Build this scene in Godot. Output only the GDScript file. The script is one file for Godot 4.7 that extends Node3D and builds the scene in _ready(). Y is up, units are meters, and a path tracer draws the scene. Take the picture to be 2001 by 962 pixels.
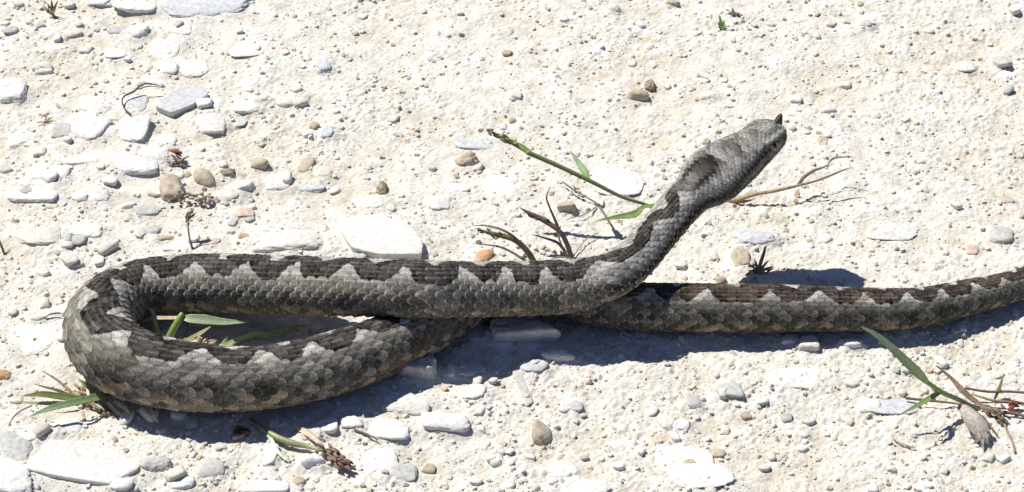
extends Node3D
# A horned viper on pale gravel in hard sun. The photograph is 2001 x 962 pixels; one of its pixels is U metres at the middle.
const U := 0.00031
const ELEV := 38.0
const DIST := 1.7
const FOV := 10.03
var eye: Vector3
var fwd: Vector3
var rgt: Vector3
var upv: Vector3
var rng := RandomNumberGenerator.new()
var used := {}
var noise := FastNoiseLite.new()
var GX := PackedFloat32Array()
var GZ := PackedFloat32Array()
var GH := PackedFloat32Array()
var ground_col := PackedColorArray()
var stone_mat: StandardMaterial3D
var plant_mat: StandardMaterial3D
var dry_mat: StandardMaterial3D
var ico := {}
var mounds: Array = []

func _ready():
	rng.seed = 20240611
	set_camera_and_light()
	make_materials()
	var rocks = plan_stones()
	build_ground(rocks)
	build_snake()
	build_stones(rocks)
	build_small_pebbles()
	build_grit()
	build_plants()

# ---------------------------------------------------------------- camera, light, sky
func set_camera_and_light():
	var e := deg_to_rad(ELEV)
	eye = Vector3(0, sin(e), cos(e)) * DIST
	var cam := Camera3D.new()
	cam.name = "camera"
	cam.position = eye
	add_child(cam)
	cam.look_at_from_position(eye, Vector3.ZERO, Vector3.UP)
	cam.fov = FOV
	cam.near = 0.05
	cam.far = 400.0
	cam.current = true
	fwd = -eye.normalized()
	rgt = Vector3.RIGHT
	upv = rgt.cross(fwd)
	var env := Environment.new()
	env.background_mode = Environment.BG_SKY
	var sky := Sky.new()
	var sm := ProceduralSkyMaterial.new()
	sm.sky_top_color = Color(0.21, 0.29, 0.45)
	sm.sky_horizon_color = Color(0.53, 0.58, 0.67)
	sm.sky_curve = 0.15
	sm.ground_bottom_color = Color(0.55, 0.52, 0.46)
	sm.ground_horizon_color = Color(0.55, 0.55, 0.53)
	sky.sky_material = sm
	env.sky = sky
	env.background_energy_multiplier = 1.1
	env.tonemap_mode = Environment.TONE_MAPPER_LINEAR
	env.tonemap_exposure = 1.15
	env.sdfgi_enabled = true
	env.ssao_enabled = true
	env.ssil_enabled = true
	var we := WorldEnvironment.new()
	we.name = "world_environment"
	we.environment = env
	add_child(we)
	var sun := DirectionalLight3D.new()
	sun.name = "sun"
	sun.light_energy = 1.6
	sun.light_color = Color(1.0, 0.986, 0.953)
	sun.light_angular_distance = 0.53
	sun.shadow_enabled = true
	add_child(sun)
	sun.look_at_from_position(Vector3.ZERO, Vector3(0.56, -1.0, 0.38), Vector3.UP)

func at(px: float, py: float, h := 0.0) -> Vector3:     # the point h photo-pixels above the ground plane that the photo shows at px, py
	var t := tan(deg_to_rad(FOV) * 0.5)
	var d := fwd + rgt * ((px - 1000.5) / 481.0 * t) + upv * ((481.0 - py) / 481.0 * t)
	return eye + d * ((h * U - eye.y) / d.y)

func scale_at(p: Vector3) -> float:                     # metres per photo pixel there
	return (p - eye).dot(fwd) * tan(deg_to_rad(FOV) * 0.5) / 481.0

func numbered(n: String) -> String:
	var k: int = used.get(n, 0)
	used[n] = k + 1
	return n if k == 0 else "%s_%03d" % [n, k]

func tag(o: Node, label: String, category: String, group := ""):
	o.set_meta("label", label)
	o.set_meta("category", category)
	if group != "":
		o.set_meta("group", group)

func thing(called: String, label: String, category: String, where: Vector3, group := "") -> Node3D:
	var o := Node3D.new()
	o.name = numbered(called)
	add_child(o)
	o.position = where
	tag(o, label, category, group)
	return o

func part(called: String, mesh: Mesh, mat: Material, parent: Node) -> MeshInstance3D:
	var o := MeshInstance3D.new()
	o.name = called
	o.mesh = mesh
	o.material_override = mat
	parent.add_child(o, true)
	return o

func arrays_mesh(v: PackedVector3Array, n: PackedVector3Array, c: PackedColorArray, ix: PackedInt32Array) -> ArrayMesh:
	var a := []
	a.resize(Mesh.ARRAY_MAX)
	a[Mesh.ARRAY_VERTEX] = v
	a[Mesh.ARRAY_NORMAL] = n
	a[Mesh.ARRAY_COLOR] = c
	a[Mesh.ARRAY_INDEX] = ix
	var m := ArrayMesh.new()
	m.add_surface_from_arrays(Mesh.PRIMITIVE_TRIANGLES, a)
	return m

func normals_of(v: PackedVector3Array, ix: PackedInt32Array) -> PackedVector3Array:
	var n := PackedVector3Array()
	n.resize(v.size())
	for i in range(0, ix.size(), 3):
		var a := ix[i]
		var b := ix[i + 1]
		var c := ix[i + 2]
		var f := (v[c] - v[a]).cross(v[b] - v[a])
		n[a] += f
		n[b] += f
		n[c] += f
	for i in n.size():
		n[i] = n[i].normalized()
	return n

# ---------------------------------------------------------------- materials
func noise_tex(sd: int, freq: float, oct: int, ramp: Array, side := 512, as_normal := false, bump := 4.0, cell := false) -> NoiseTexture2D:
	var f := FastNoiseLite.new()
	f.seed = sd
	f.frequency = freq
	f.noise_type = FastNoiseLite.TYPE_CELLULAR if cell else FastNoiseLite.TYPE_SIMPLEX_SMOOTH
	f.fractal_octaves = oct
	var t := NoiseTexture2D.new()
	t.width = side
	t.height = side
	t.seamless = true
	t.noise = f
	t.as_normal_map = as_normal
	t.bump_strength = bump
	if not as_normal and ramp.size():
		var g := Gradient.new()
		g.offsets = PackedFloat32Array(ramp[0])
		g.colors = PackedColorArray(ramp[1])
		t.color_ramp = g
	return t

func base_mat(tex: Texture2D, nrm: Texture2D, scale: float, nscale: float, rough: float, spec := 0.3) -> StandardMaterial3D:
	var m := StandardMaterial3D.new()
	m.vertex_color_use_as_albedo = true
	m.albedo_texture = tex
	m.uv1_triplanar = true
	m.uv1_world_triplanar = true
	m.uv1_scale = Vector3.ONE * scale
	m.normal_enabled = true
	m.normal_texture = nrm
	m.normal_scale = nscale
	m.roughness = rough
	m.metallic_specular = spec
	return m

func make_materials():
	stone_mat = base_mat(noise_tex(5, 0.02, 5, [[0.0, 0.35, 0.6, 1.0], [Color(0.83, 0.83, 0.84), Color(0.94, 0.935, 0.925), Color(0.98, 0.98, 0.975), Color(1, 1, 1)]]), noise_tex(6, 0.03, 5, [], 512, true, 5.0), 22.0, 0.5, 0.7)
	plant_mat = base_mat(noise_tex(7, 0.02, 4, [[0.0, 1.0], [Color(0.85, 0.87, 0.8), Color(1, 1, 1)]]), noise_tex(8, 0.04, 3, [], 256, true, 3.0), 30.0, 0.25, 0.42, 0.5)
	plant_mat.backlight = Color(0.55, 0.66, 0.22)
	dry_mat = base_mat(noise_tex(9, 0.02, 4, [[0.0, 1.0], [Color(0.7, 0.68, 0.66), Color(1, 1, 1)]]), noise_tex(10, 0.05, 3, [], 256, true, 4.0), 40.0, 0.5, 0.75)
	dry_mat.backlight = Color(0.42, 0.32, 0.24)

# ---------------------------------------------------------------- the ground
func ground_y(x: float, z: float) -> float:
	var i := clampi(GX.bsearch(x), 1, GX.size() - 1)
	var k := clampi(GZ.bsearch(z), 1, GZ.size() - 1)
	var fx := clampf((x - GX[i - 1]) / (GX[i] - GX[i - 1]), 0, 1)
	var fz := clampf((z - GZ[k - 1]) / (GZ[k] - GZ[k - 1]), 0, 1)
	var w := GX.size()
	return lerpf(lerpf(GH[(k - 1) * w + i - 1], GH[(k - 1) * w + i], fx), lerpf(GH[k * w + i - 1], GH[k * w + i], fx), fz)

func on_ground(px: float, py: float) -> Vector3:
	var p := at(px, py)
	p.y = ground_y(p.x, p.z)
	return p

func spread(lo: float, hi: float, step: float, out: float) -> PackedFloat32Array:
	var mid := PackedFloat32Array()
	var x := lo
	while x <= hi:
		mid.append(x)
		x += step
	var left := PackedFloat32Array()
	var d := step
	var far := 0.0
	while far < out:
		d *= 1.22
		far += d
		left.append(far)
	var r := PackedFloat32Array()
	for i in range(left.size() - 1, -1, -1):
		r.append(mid[0] - left[i])
	r.append_array(mid)
	for i in left.size():
		r.append(mid[mid.size() - 1] + left[i])
	return r

func build_ground(rocks: Array):
	GX = spread(-0.40, 0.40, 0.00098, 120.0)
	GZ = spread(-0.34, 0.27, 0.0011, 120.0)
	var w := GX.size()
	var h := GZ.size()
	GH.resize(w * h)
	ground_col.resize(w * h)
	var f := FastNoiseLite.new()
	f.seed = 11
	f.noise_type = FastNoiseLite.TYPE_SIMPLEX_SMOOTH
	f.frequency = 1.0
	f.fractal_type = FastNoiseLite.FRACTAL_NONE
	var cellf := FastNoiseLite.new()
	cellf.seed = 4
	cellf.noise_type = FastNoiseLite.TYPE_CELLULAR
	cellf.frequency = 1.0
	cellf.fractal_type = FastNoiseLite.FRACTAL_NONE
	cellf.cellular_return_type = FastNoiseLite.RETURN_DISTANCE2_SUB
	var bare := []                                        # patches of brownish bare earth
	for q in [[110, 150, 95], [390, 372, 80], [1270, 180, 30], [1500, 525, 50], [300, 815, 70]]:
		var g := at(q[0], q[1])
		bare.append(Vector3(g.x, g.z, q[2] * U * 1.2))
	for k in h:
		var z := GZ[k]
		for i in w:
			var x := GX[i]
			var a := f.get_noise_2d(x * 9.0, z * 9.0)
			var b := f.get_noise_2d(x * 34.0 + 50.0, z * 34.0)
			var c := f.get_noise_2d(x * 110.0, z * 110.0 + 30.0)
			var d := f.get_noise_2d(x * 260.0 + 9.0, z * 260.0)
			var e := f.get_noise_2d(x * 520.0, z * 520.0 - 77.0)
			var patch := f.get_noise_2d(x * 5.0 + 31.0, z * 7.0 + 4.0) + 0.35 * clampf(x * 4.0, -1.0, 1.0)
			var rough := clampf(0.62 + b * 0.6 + patch * 0.7, 0.12, 1.25)
			var y := a * 0.0016 + b * 0.0012 + c * 0.00036 * rough + d * 0.00012 * rough + e * 0.00011 * rough
			y += (maxf(0.0, d - 0.24) * 0.0009 + maxf(0.0, e - 0.30) * 0.0007) * (0.35 + 0.65 * rough)
			var pit := maxf(0.0, -d * 0.7 - c * 0.5 - 0.28)
			y -= pit * 0.0011 * rough
			GH[k * w + i] = y
			var tone := clampf(0.5 + a * 0.3 + b * 0.35 + c * 0.2, 0, 1)
			var col := Color(0.665, 0.640, 0.59).lerp(Color(0.73, 0.715, 0.685), tone)
			var dirt := clampf((-a - b * 0.6) * 0.9 - 0.22, 0, 0.5)
			for q in bare:
				dirt = maxf(dirt, clampf((1.0 - Vector2((x - q.x) / q.z, (z - q.y) / (q.z * 0.9)).length() + b * 0.5 + c * 0.35) * 0.9, 0.0, 0.62))
			col = col.lerp(Color(0.62, 0.565, 0.48), dirt)
			col = col.lerp(Color(0.53, 0.45, 0.34), clampf((e * 0.8 + d * 0.5 - 0.42) * 2.2, 0.0, 0.6))
			if c + e * 0.5 > 0.62:
				col = col.lerp(Color(0.74, 0.73, 0.71), 0.7)
			ground_col[k * w + i] = col
	# soil banked against the stones
	for r in rocks:
		var p: Vector3 = r.p
		var rx: float = r.rx
		var rz: float = r.rz
		var lift: float = r.hh * (0.62 if r.flat else 0.3)
		var i0 := GX.bsearch(p.x - rx * 1.9)
		var i1 := GX.bsearch(p.x + rx * 1.9)
		var k0 := GZ.bsearch(p.z - rz * 1.9)
		var k1 := GZ.bsearch(p.z + rz * 1.9)
		for k in range(k0, mini(k1, h - 1)):
			for i in range(i0, mini(i1, w - 1)):
				var q := Vector2((GX[i] - p.x) / rx, (GZ[k] - p.z) / rz).length()
				GH[k * w + i] += lift * smoothstep(1.9, 0.75, q)
	var v := PackedVector3Array()
	v.resize(w * h)
	var n := PackedVector3Array()
	n.resize(w * h)
	for k in h:
		var ka := maxi(k - 1, 0)
		var kb := mini(k + 1, h - 1)
		for i in w:
			var ia := maxi(i - 1, 0)
			var ib := mini(i + 1, w - 1)
			v[k * w + i] = Vector3(GX[i], GH[k * w + i], GZ[k])
			n[k * w + i] = Vector3(-(GH[k * w + ib] - GH[k * w + ia]) / (GX[ib] - GX[ia]), 1.0, -(GH[kb * w + i] - GH[ka * w + i]) / (GZ[kb] - GZ[ka])).normalized()
	var ix := PackedInt32Array()
	ix.resize((w - 1) * (h - 1) * 6)
	var o := 0
	for k in h - 1:
		for i in w - 1:
			var q := k * w + i
			ix[o] = q
			ix[o + 1] = q + 1
			ix[o + 2] = q + w
			ix[o + 3] = q + 1
			ix[o + 4] = q + w + 1
			ix[o + 5] = q + w
			o += 6
	var m := base_mat(noise_tex(21, 0.012, 6, [[0.0, 0.3, 0.55, 0.75, 1.0], [Color(0.84, 0.81, 0.77), Color(0.93, 0.92, 0.90), Color(0.97, 0.965, 0.955), Color(0.985, 0.98, 0.975), Color(1, 1, 1)]], 1024), noise_tex(22, 0.05, 4, [], 1024, true, 8.0), 5.0, 0.35, 0.95, 0.1)
	var g := part("ground", arrays_mesh(v, n, ground_col, ix), m, self)
	g.set_meta("kind", "structure")
	g.set_meta("label", "pale cream gritty limestone soil of a sunlit track")

# ---------------------------------------------------------------- the snake
const SPINE := [  # screen x, y of the axis, radius, height of the axis above the ground, all in photo pixels; from the snout to the tail tip
	[1527, 252, 46, 272], [1500, 270, 46, 266], [1450, 304, 46, 244], [1398, 340, 42, 222], [1345, 386, 36, 199],
	[1308, 428, 37, 177], [1277, 466, 38, 158], [1245, 503, 40, 143], [1203, 535, 44, 134], [1150, 554, 50, 114], [1100, 562, 53, 108], [1000, 566, 54, 106],
	[900, 567, 55, 122], [820, 566, 56, 138], [700, 563, 57, 124], [600, 560, 58, 98], [500, 557, 58, 80], [400, 554, 57, 68], [310, 558, 55, 60], [240, 576, 57, 62],
	[196, 618, 63, 70], [200, 668, 68, 78], [245, 706, 70, 80], [315, 729, 69, 76], [400, 741, 66, 72], [500, 741, 62, 68], [600, 725, 62, 66], [700, 696, 60, 62],
	[780, 664, 56, 54], [850, 632, 51, 47], [905, 600, 46, 43], [970, 578, 43, 41], [1060, 574, 43, 41], [1150, 589, 46, 44], [1235, 600, 48, 48], [1320, 602, 48, 49], [1400, 603, 48, 48], [1500, 604, 48, 48], [1600, 605, 45, 45],
	[1700, 606, 43, 42], [1800, 602, 40, 38], [1900, 580, 35, 34], [1960, 566, 32, 32], [2030, 545, 29, 28], [2120, 520, 22, 22], [2200, 512, 16, 16], [2280, 520, 10, 10], [2340, 532, 4, 5]]
const NOTCH := [  # phase of the zigzag, and where in the photo; from the head to the tail. Whole: a pale notch on the right flank; half: on the left
	[0.0, 1330, 388], [1.0, 1272, 440], [2.0, 1178, 530], [3.0, 1072, 562], [4.0, 985, 566], [5.0, 893, 566], [6.0, 798, 566], [7.0, 697, 563], [8.0, 597, 560], [9.0, 497, 557], [10.0, 393, 554], [11.0, 290, 562],
	[12.0, 216, 592], [13.0, 200, 668], [13.5, 245, 706], [14.5, 390, 741], [15.5, 515, 740], [16.5, 608, 723], [17.5, 700, 696], [18.5, 785, 662], [24.5, 1375, 603], [25.5, 1500, 604], [26.5, 1595, 605], [27.5, 1682, 606], [28.5, 1765, 604], [29.5, 1832, 596], [30.5, 1897, 581], [31.5, 1952, 568]]

func hash2(a: int, b: int) -> float:
	var n := (a * 73856093) ^ (b * 19349663)
	n = (n ^ (n >> 13)) * 1274126177
	return float((n ^ (n >> 16)) & 0xffff) / 65535.0

func build_snake():
	# the axis, finely sampled
	var P := PackedVector3Array()
	var R := PackedFloat32Array()
	var X := PackedVector2Array()
	var nc := SPINE.size()
	var cp := PackedVector3Array()
	for c in SPINE:
		cp.append(at(c[0], c[1], c[3]))
	for i in nc - 1:
		for k in 40:
			var t := k / 40.0
			var a := maxi(i - 1, 0)
			var d := mini(i + 2, nc - 1)
			P.append(cp[i].cubic_interpolate(cp[i + 1], cp[a], cp[d], t))
			var r := cubic_interpolate(SPINE[i][2], SPINE[i + 1][2], SPINE[a][2], SPINE[d][2], t)
			R.append(r * scale_at(P[P.size() - 1]))
			X.append(Vector2(SPINE[i][0], SPINE[i][1]).cubic_interpolate(Vector2(SPINE[i + 1][0], SPINE[i + 1][1]), Vector2(SPINE[a][0], SPINE[a][1]), Vector2(SPINE[d][0], SPINE[d][1]), t))
	var S := PackedFloat32Array()
	S.resize(P.size())
	for i in range(1, P.size()):
		S[i] = S[i - 1] + P[i].distance_to(P[i - 1])
	var total := S[S.size() - 1]
	# phase anchors
	var an := PackedFloat32Array()
	var ap := PackedFloat32Array()
	var start := 0
	for c in NOTCH:
		var best := start
		var bd := 1e9
		for i in range(start, mini(start + 1200, P.size())):
			var dd := X[i].distance_squared_to(Vector2(c[1], c[2]))
			if dd < bd:
				bd = dd
				best = i
		an.append(S[best])
		ap.append(c[0])
		start = best
	an.append(total)
	ap.append(ap[ap.size() - 1] + 6.0)
	# stations
	var step := 1.55 * U
	var ns := int(total / step)
	var head_len := 0.0
	for i in X.size():
		if X[i].x < 1347.0:
			head_len = S[i]
			break
	# angles round the body, closer together where they can be seen
	var TH := PackedFloat32Array()
	for i in 132:
		TH.append(lerpf(-128.0, 128.0, i / 131.0))
	for i in range(1, 22):
		TH.append(128.0 + 104.0 * i / 22.0)
	var nt := TH.size()
	# relief of one cell of the scale lattice: one scale long, two rows wide
	const N := 64
	var lh := PackedFloat32Array()
	var la := PackedFloat32Array()
	var lb := PackedFloat32Array()
	var lf := PackedFloat32Array()
	lh.resize(N * N)
	la.resize(N * N)
	lb.resize(N * N)
	lf.resize(N * N)
	for j in N:
		for i in N:
			var u := (i + 0.5) / N
			var q := 2.0 * (j + 0.5) / N
			var best := -1.0
			for row in range(-1, 4):
				for col in range(-2, 3):
					var a := u - (col + 0.5 * (posmod(row, 2)))
					var b := q - (row + 0.5)
					var g := 1.0 - pow(absf(a / 0.66), 2.3) - pow(absf(b / 0.98), 2.2)
					if g <= 0.0:
						continue
					var hgt := 0.25 + 0.62 * (a + 0.62) / 1.24 + 0.28 * smoothstep(0.0, 0.4, g) + 0.16 * exp(-pow(b / 0.13, 2.0)) * smoothstep(-0.3, 0.2, a) - 0.10 * b * b
					if hgt > best:
						best = hgt
						la[j * N + i] = a
						lb[j * N + i] = b
						lf[j * N + i] = g
			lh[j * N + i] = best
	var ROWS := 32
	var HROWS := 34
	var v := PackedVector3Array()
	var col := PackedColorArray()
	v.resize(ns * nt)
	col.resize(ns * nt)
	var seg := 0
	var aseg := 0
	var UU := 0.0
	var UH := 0.0
	var head_rings := {}
	var dark := Color(0.056, 0.052, 0.050)
	var pale := Color(0.40, 0.395, 0.375)
	var mid := Color(0.205, 0.193, 0.168)
	var flank := Color(0.078, 0.072, 0.060)
	var tan := Color(0.33, 0.25, 0.175)
	for k in ns:
		var s := k * step
		while seg < S.size() - 2 and S[seg + 1] < s:
			seg += 1
		var t := (s - S[seg]) / maxf(S[seg + 1] - S[seg], 1e-9)
		var p := P[seg].lerp(P[seg + 1], t)
		var r := lerpf(R[seg], R[seg + 1], t)
		var lo := maxi(seg - 14, 0)
		var hi := mini(seg + 15, P.size() - 1)
		var T := (P[lo].lerp(P[mini(lo + 1, P.size() - 1)], t) - P[hi].lerp(P[mini(hi + 1, P.size() - 1)], t)).normalized()
		var Nn := (Vector3.UP - T * T.y).normalized()
		var B := T.cross(Nn)
		while aseg < an.size() - 2 and an[aseg + 1] < s:
			aseg += 1
		var dphi := (ap[aseg + 1] - ap[aseg]) / maxf(an[aseg + 1] - an[aseg], 1e-6)
		var phi := ap[aseg] + (s - an[aseg]) * dphi
		var tw := twist_at(phi)                           # how far the pattern is rolled to the right
		var hx := s / head_len                            # 0 at the snout, 1 where the neck begins
		var L := 0.45 * r
		UU += step / L
		UH += step / (10.0 * U)
		var headness := smoothstep(1.12, 0.78, hx)
		# cross-section
		var hw := r
		var ht := r
		var hb := r
		var ex := 2.0
		if hx < 1.5:
			var pr := head_profile(hx)
			var w := smoothstep(1.5, 1.0, hx)
			hw = lerpf(r, pr.x * U, w)
			ht = lerpf(r, pr.y * U, w)
			hb = lerpf(r, pr.z * U, w)
			ex = lerpf(2.0, 2.7, w)
		else:
			hb = r * 0.93
		var tailness := smoothstep(0.55, 0.7, s / total)
		var relief := r * 0.085 * (1.0 - 0.35 * tailness)
		for i in nt:
			var th := deg_to_rad(TH[i])
			var sn := sin(th)
			var cs := cos(th)
			var cx := sn
			var cy := cs
			if ex > 2.01:
				cx = signf(sn) * pow(absf(sn), 2.0 / ex)
				cy = signf(cs) * pow(absf(cs), 2.0 / ex)
			var off := B * (cx * hw) + Nn * (cy * (ht if cs > 0.0 else hb))
			var deg := TH[i] if TH[i] <= 180.0 else TH[i] - 360.0
			# body scales
			var q := (deg + 180.0) / 360.0 * ROWS
			var qi := int(floor(q / 2.0))
			var ui := int(floor(UU))
			var ci := int((UU - ui) * N)
			var cj := int((q / 2.0 - qi) * N)
			var cell := mini(cj, N - 1) * N + mini(ci, N - 1)
			var a := la[cell]
			var b := lb[cell]
			var g := lf[cell]
			var hgt := lh[cell]
			var side := absf(deg)
			var belly := smoothstep(118.0, 135.0, side)
			var lift := hgt * relief * (0.75 + 0.6 * smoothstep(20.0, 70.0, side)) * (1.0 - belly)
			if belly > 0.0:
				lift += belly * relief * (0.3 + 0.9 * fposmod(UU, 1.0))
			# colour of the scale at its own middle
			var sid := int(round((UU - a) * 2.0))
			var rid := int(round((q - b) * 2.0))
			var j1 := hash2(sid, rid) - 0.5
			var j2 := hash2(sid + 991, rid + 17) - 0.5
			var pd := deg - tw
			var ph := phi - a * L * dphi * 0.4
			var de := pd - b * 360.0 / ROWS * 0.45
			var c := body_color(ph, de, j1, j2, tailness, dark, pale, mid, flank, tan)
			var rim := smoothstep(0.36, 0.14, g) * (1.0 if a > 0.0 else 0.0)
			var grey := (c.r + c.g + c.b) / 3.0
			if grey > 0.07 or side > 60.0:
				c = c.lerp(Color(0.55, 0.52, 0.465), rim * (0.55 + 0.4 * hash2(sid, rid + 7)) * (1.0 - 0.5 * smoothstep(11.0, 14.0, phi)) * smoothstep(20.0, 50.0, side))
			else:
				c = c.lerp(Color(0.19, 0.175, 0.165), rim * 0.5 * (0.3 + hash2(sid, rid + 7)))
			c = c * (1.0 + (0.5 + 0.35 * smoothstep(11.0, 14.0, phi)) * j1)
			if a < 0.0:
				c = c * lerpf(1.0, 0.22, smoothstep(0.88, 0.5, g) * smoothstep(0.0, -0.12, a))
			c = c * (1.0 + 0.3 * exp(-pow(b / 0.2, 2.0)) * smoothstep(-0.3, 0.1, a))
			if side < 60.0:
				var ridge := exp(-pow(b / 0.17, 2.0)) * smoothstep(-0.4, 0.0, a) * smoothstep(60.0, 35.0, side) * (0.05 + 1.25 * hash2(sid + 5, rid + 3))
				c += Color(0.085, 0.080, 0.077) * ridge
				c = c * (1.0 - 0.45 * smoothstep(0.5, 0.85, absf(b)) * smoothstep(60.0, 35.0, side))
			if headness > 0.0:
				var q2 := (deg + 180.0) / 360.0 * HROWS
				var qj := int(floor(q2 / 2.0))
				var uj := int(floor(UH))
				var cell2 := mini(int((q2 / 2.0 - qj) * N), N - 1) * N + mini(int((UH - uj) * N), N - 1)
				var k1 := hash2(int(round((UH - la[cell2]) * 2.0)), int(round((q2 - lb[cell2]) * 2.0)) + 555) - 0.5
				lift = lerpf(lift, lh[cell2] * 3.4 * U, headness)
				# ridge over the eye
				lift += headness * 8.0 * U * exp(-pow((side - 52.0) / 9.0, 2.0)) * exp(-pow((hx - 0.16) / 0.10, 2.0))
				# mouth line and the pit in front of the eye
				lift -= headness * 3.0 * U * exp(-pow((side - 103.0) / 3.0, 2.0)) * smoothstep(0.95, 0.7, hx)
				lift -= 5.0 * U * exp(-pow((side - 84.0) / 8.0, 2.0)) * exp(-pow((hx - 0.055) / 0.022, 2.0))
				var hc := head_color(hx - la[cell2] * 8.0 * U / head_len, deg - lb[cell2] * 288.0 / HROWS, k1)
				if la[cell2] < 0.1:
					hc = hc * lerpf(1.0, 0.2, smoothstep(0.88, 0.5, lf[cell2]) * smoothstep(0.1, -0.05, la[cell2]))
				else:
					hc = hc * (1.0 + 0.8 * smoothstep(0.45, 0.15, lf[cell2]))
				c = c.lerp(hc, smoothstep(1.12, 0.9, hx))
			c.a = 1.0
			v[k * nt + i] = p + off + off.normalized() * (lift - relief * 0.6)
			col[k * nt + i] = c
	var ix := PackedInt32Array()
	ix.resize((ns - 1) * nt * 6 + nt * 6)
	var o := 0
	for k in ns - 1:
		for i in nt:
			var a := k * nt + i
			var b := k * nt + (i + 1) % nt
			ix[o] = a
			ix[o + 1] = b
			ix[o + 2] = a + nt
			ix[o + 3] = b
			ix[o + 4] = b + nt
			ix[o + 5] = a + nt
			o += 6
	# close the two ends
	v.append(P[0] + (P[0] - P[8]).normalized() * 3.0 * U)
	col.append(col[0])
	v.append(P[P.size() - 1])
	col.append(col[ns * nt - 1])
	for i in nt:
		ix[o] = ns * nt
		ix[o + 1] = (i + 1) % nt
		ix[o + 2] = i
		ix[o + 3] = ns * nt + 1
		ix[o + 4] = (ns - 1) * nt + i
		ix[o + 5] = (ns - 1) * nt + (i + 1) % nt
		o += 6
	var n := normals_of(v, ix)
	if n[nt * 900].dot(v[nt * 900] - P[200]) < -1.0:
		print("inside out")
	var base := at(500, 640)
	var snake := thing("horned_viper", "grey viper with dark zigzag back looped on the gravel, horned head raised to the right", "snake", base)
	for i in v.size():
		v[i] -= base
	var skin := base_mat(noise_tex(31, 0.11, 4, [[0.0, 0.36, 0.55, 1.0], [Color(0.55, 0.54, 0.53), Color(0.78, 0.77, 0.75), Color(0.97, 0.97, 0.96), Color(1, 1, 1)]], 512), noise_tex(32, 0.12, 3, [], 512, true, 4.0), 14.0, 0.3, 0.82, 0.10)
	part("body", arrays_mesh(v, n, col, ix), skin, snake)
	# eyes, nostrils and horn, set on the surface of the head
	for sd in [1.0, -1.0]:
		var e := head_point(v, TH, nt, step, head_len, 0.19, 77.0 * sd)
		build_eye(e[0], e[1], e[2], snake)
		var w := head_point(v, TH, nt, step, head_len, 0.05, 84.0 * sd)
		var nm := SphereMesh.new()
		nm.radius = 3.2 * U
		nm.height = 6.4 * U
		var black := StandardMaterial3D.new()
		black.albedo_color = Color(0.05, 0.045, 0.04)
		black.roughness = 0.6
		part("nostril", nm, black, snake).position = w[0] - w[1] * 1.5 * U
	build_horn(head_point(v, TH, nt, step, head_len, 0.03, 0.0), skin, snake)

func twist_at(ph: float) -> float:
	if ph < 19.0:
		return lerpf(-2.0, 17.0, smoothstep(11.0, 14.5, ph))
	return lerpf(17.0, 6.0, smoothstep(19.0, 24.0, ph))

func head_profile(t: float) -> Vector3:                  # half width, height above the axis, depth below it, in photo pixels
	var ts := [0.0, 0.03, 0.08, 0.16, 0.28, 0.42, 0.56, 0.70, 0.82, 0.97, 1.2, 1.5]
	var ws := [10.0, 22.0, 28.0, 33.0, 40.0, 50.0, 58.0, 61.0, 55.0, 36.0, 34.5, 36.5]
	var tp := [10.0, 20.0, 25.0, 29.0, 30.0, 32.0, 34.0, 36.0, 36.0, 31.5, 33.0, 36.0]
	var bt := [8.0, 18.0, 24.0, 29.0, 33.0, 36.0, 37.0, 37.0, 36.0, 35.0, 35.0, 36.0]
	for i in ts.size() - 1:
		if t <= ts[i + 1]:
			var f: float = smoothstep(0.0, 1.0, (t - ts[i]) / (ts[i + 1] - ts[i])) * 0.35 + 0.65 * (t - ts[i]) / (ts[i + 1] - ts[i])
			return Vector3(lerpf(ws[i], ws[i + 1], f), lerpf(tp[i], tp[i + 1], f), lerpf(bt[i], bt[i + 1], f))
	return Vector3(37, 37, 36)

func head_point(v: PackedVector3Array, TH: PackedFloat32Array, nt: int, step: float, head_len: float, hx: float, deg: float) -> Array:
	var k := maxi(2, int(hx * head_len / step))
	var i := 0
	for m in nt:
		if absf(TH[m] - deg) < absf(TH[i] - deg):
			i = m
	var p := v[k * nt + i]
	var du := (v[(k - 2) * nt + i] - v[(k + 6) * nt + i]).normalized()
	var dt := (v[k * nt + mini(i + 3, nt - 1)] - v[k * nt + maxi(i - 3, 0)]).normalized()
	var nrm := du.cross(dt).normalized()
	var cen := Vector3.ZERO
	for m in nt:
		cen += v[k * nt + m]
	if nrm.dot(p - cen / nt) < 0.0:
		nrm = -nrm
	return [p, nrm, du]

func build_eye(p: Vector3, n: Vector3, along: Vector3, snake: Node3D):
	var iris := StandardMaterial3D.new()
	iris.albedo_color = Color(0.46, 0.38, 0.22)
	iris.roughness = 0.18
	iris.clearcoat_enabled = true
	iris.clearcoat = 0.8
	iris.clearcoat_roughness = 0.05
	var sm := SphereMesh.new()
	sm.radius = 10.0 * U
	sm.height = 20.0 * U
	var e := part("eye", sm, iris, snake)
	e.position = p - n * 4.4 * U
	var pupil_mat := StandardMaterial3D.new()
	pupil_mat.albedo_color = Color(0.01, 0.01, 0.01)
	pupil_mat.roughness = 0.15
	var pm := SphereMesh.new()
	pm.radius = 5.0 * U
	pm.height = 12.0 * U
	var pu := part("pupil", pm, pupil_mat, e)
	pu.position = n * 7.0 * U
	pu.basis = Basis(n.cross(along).cross(n).normalized() * 1.0, n.cross(along).normalized(), n).orthonormalized()

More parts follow.
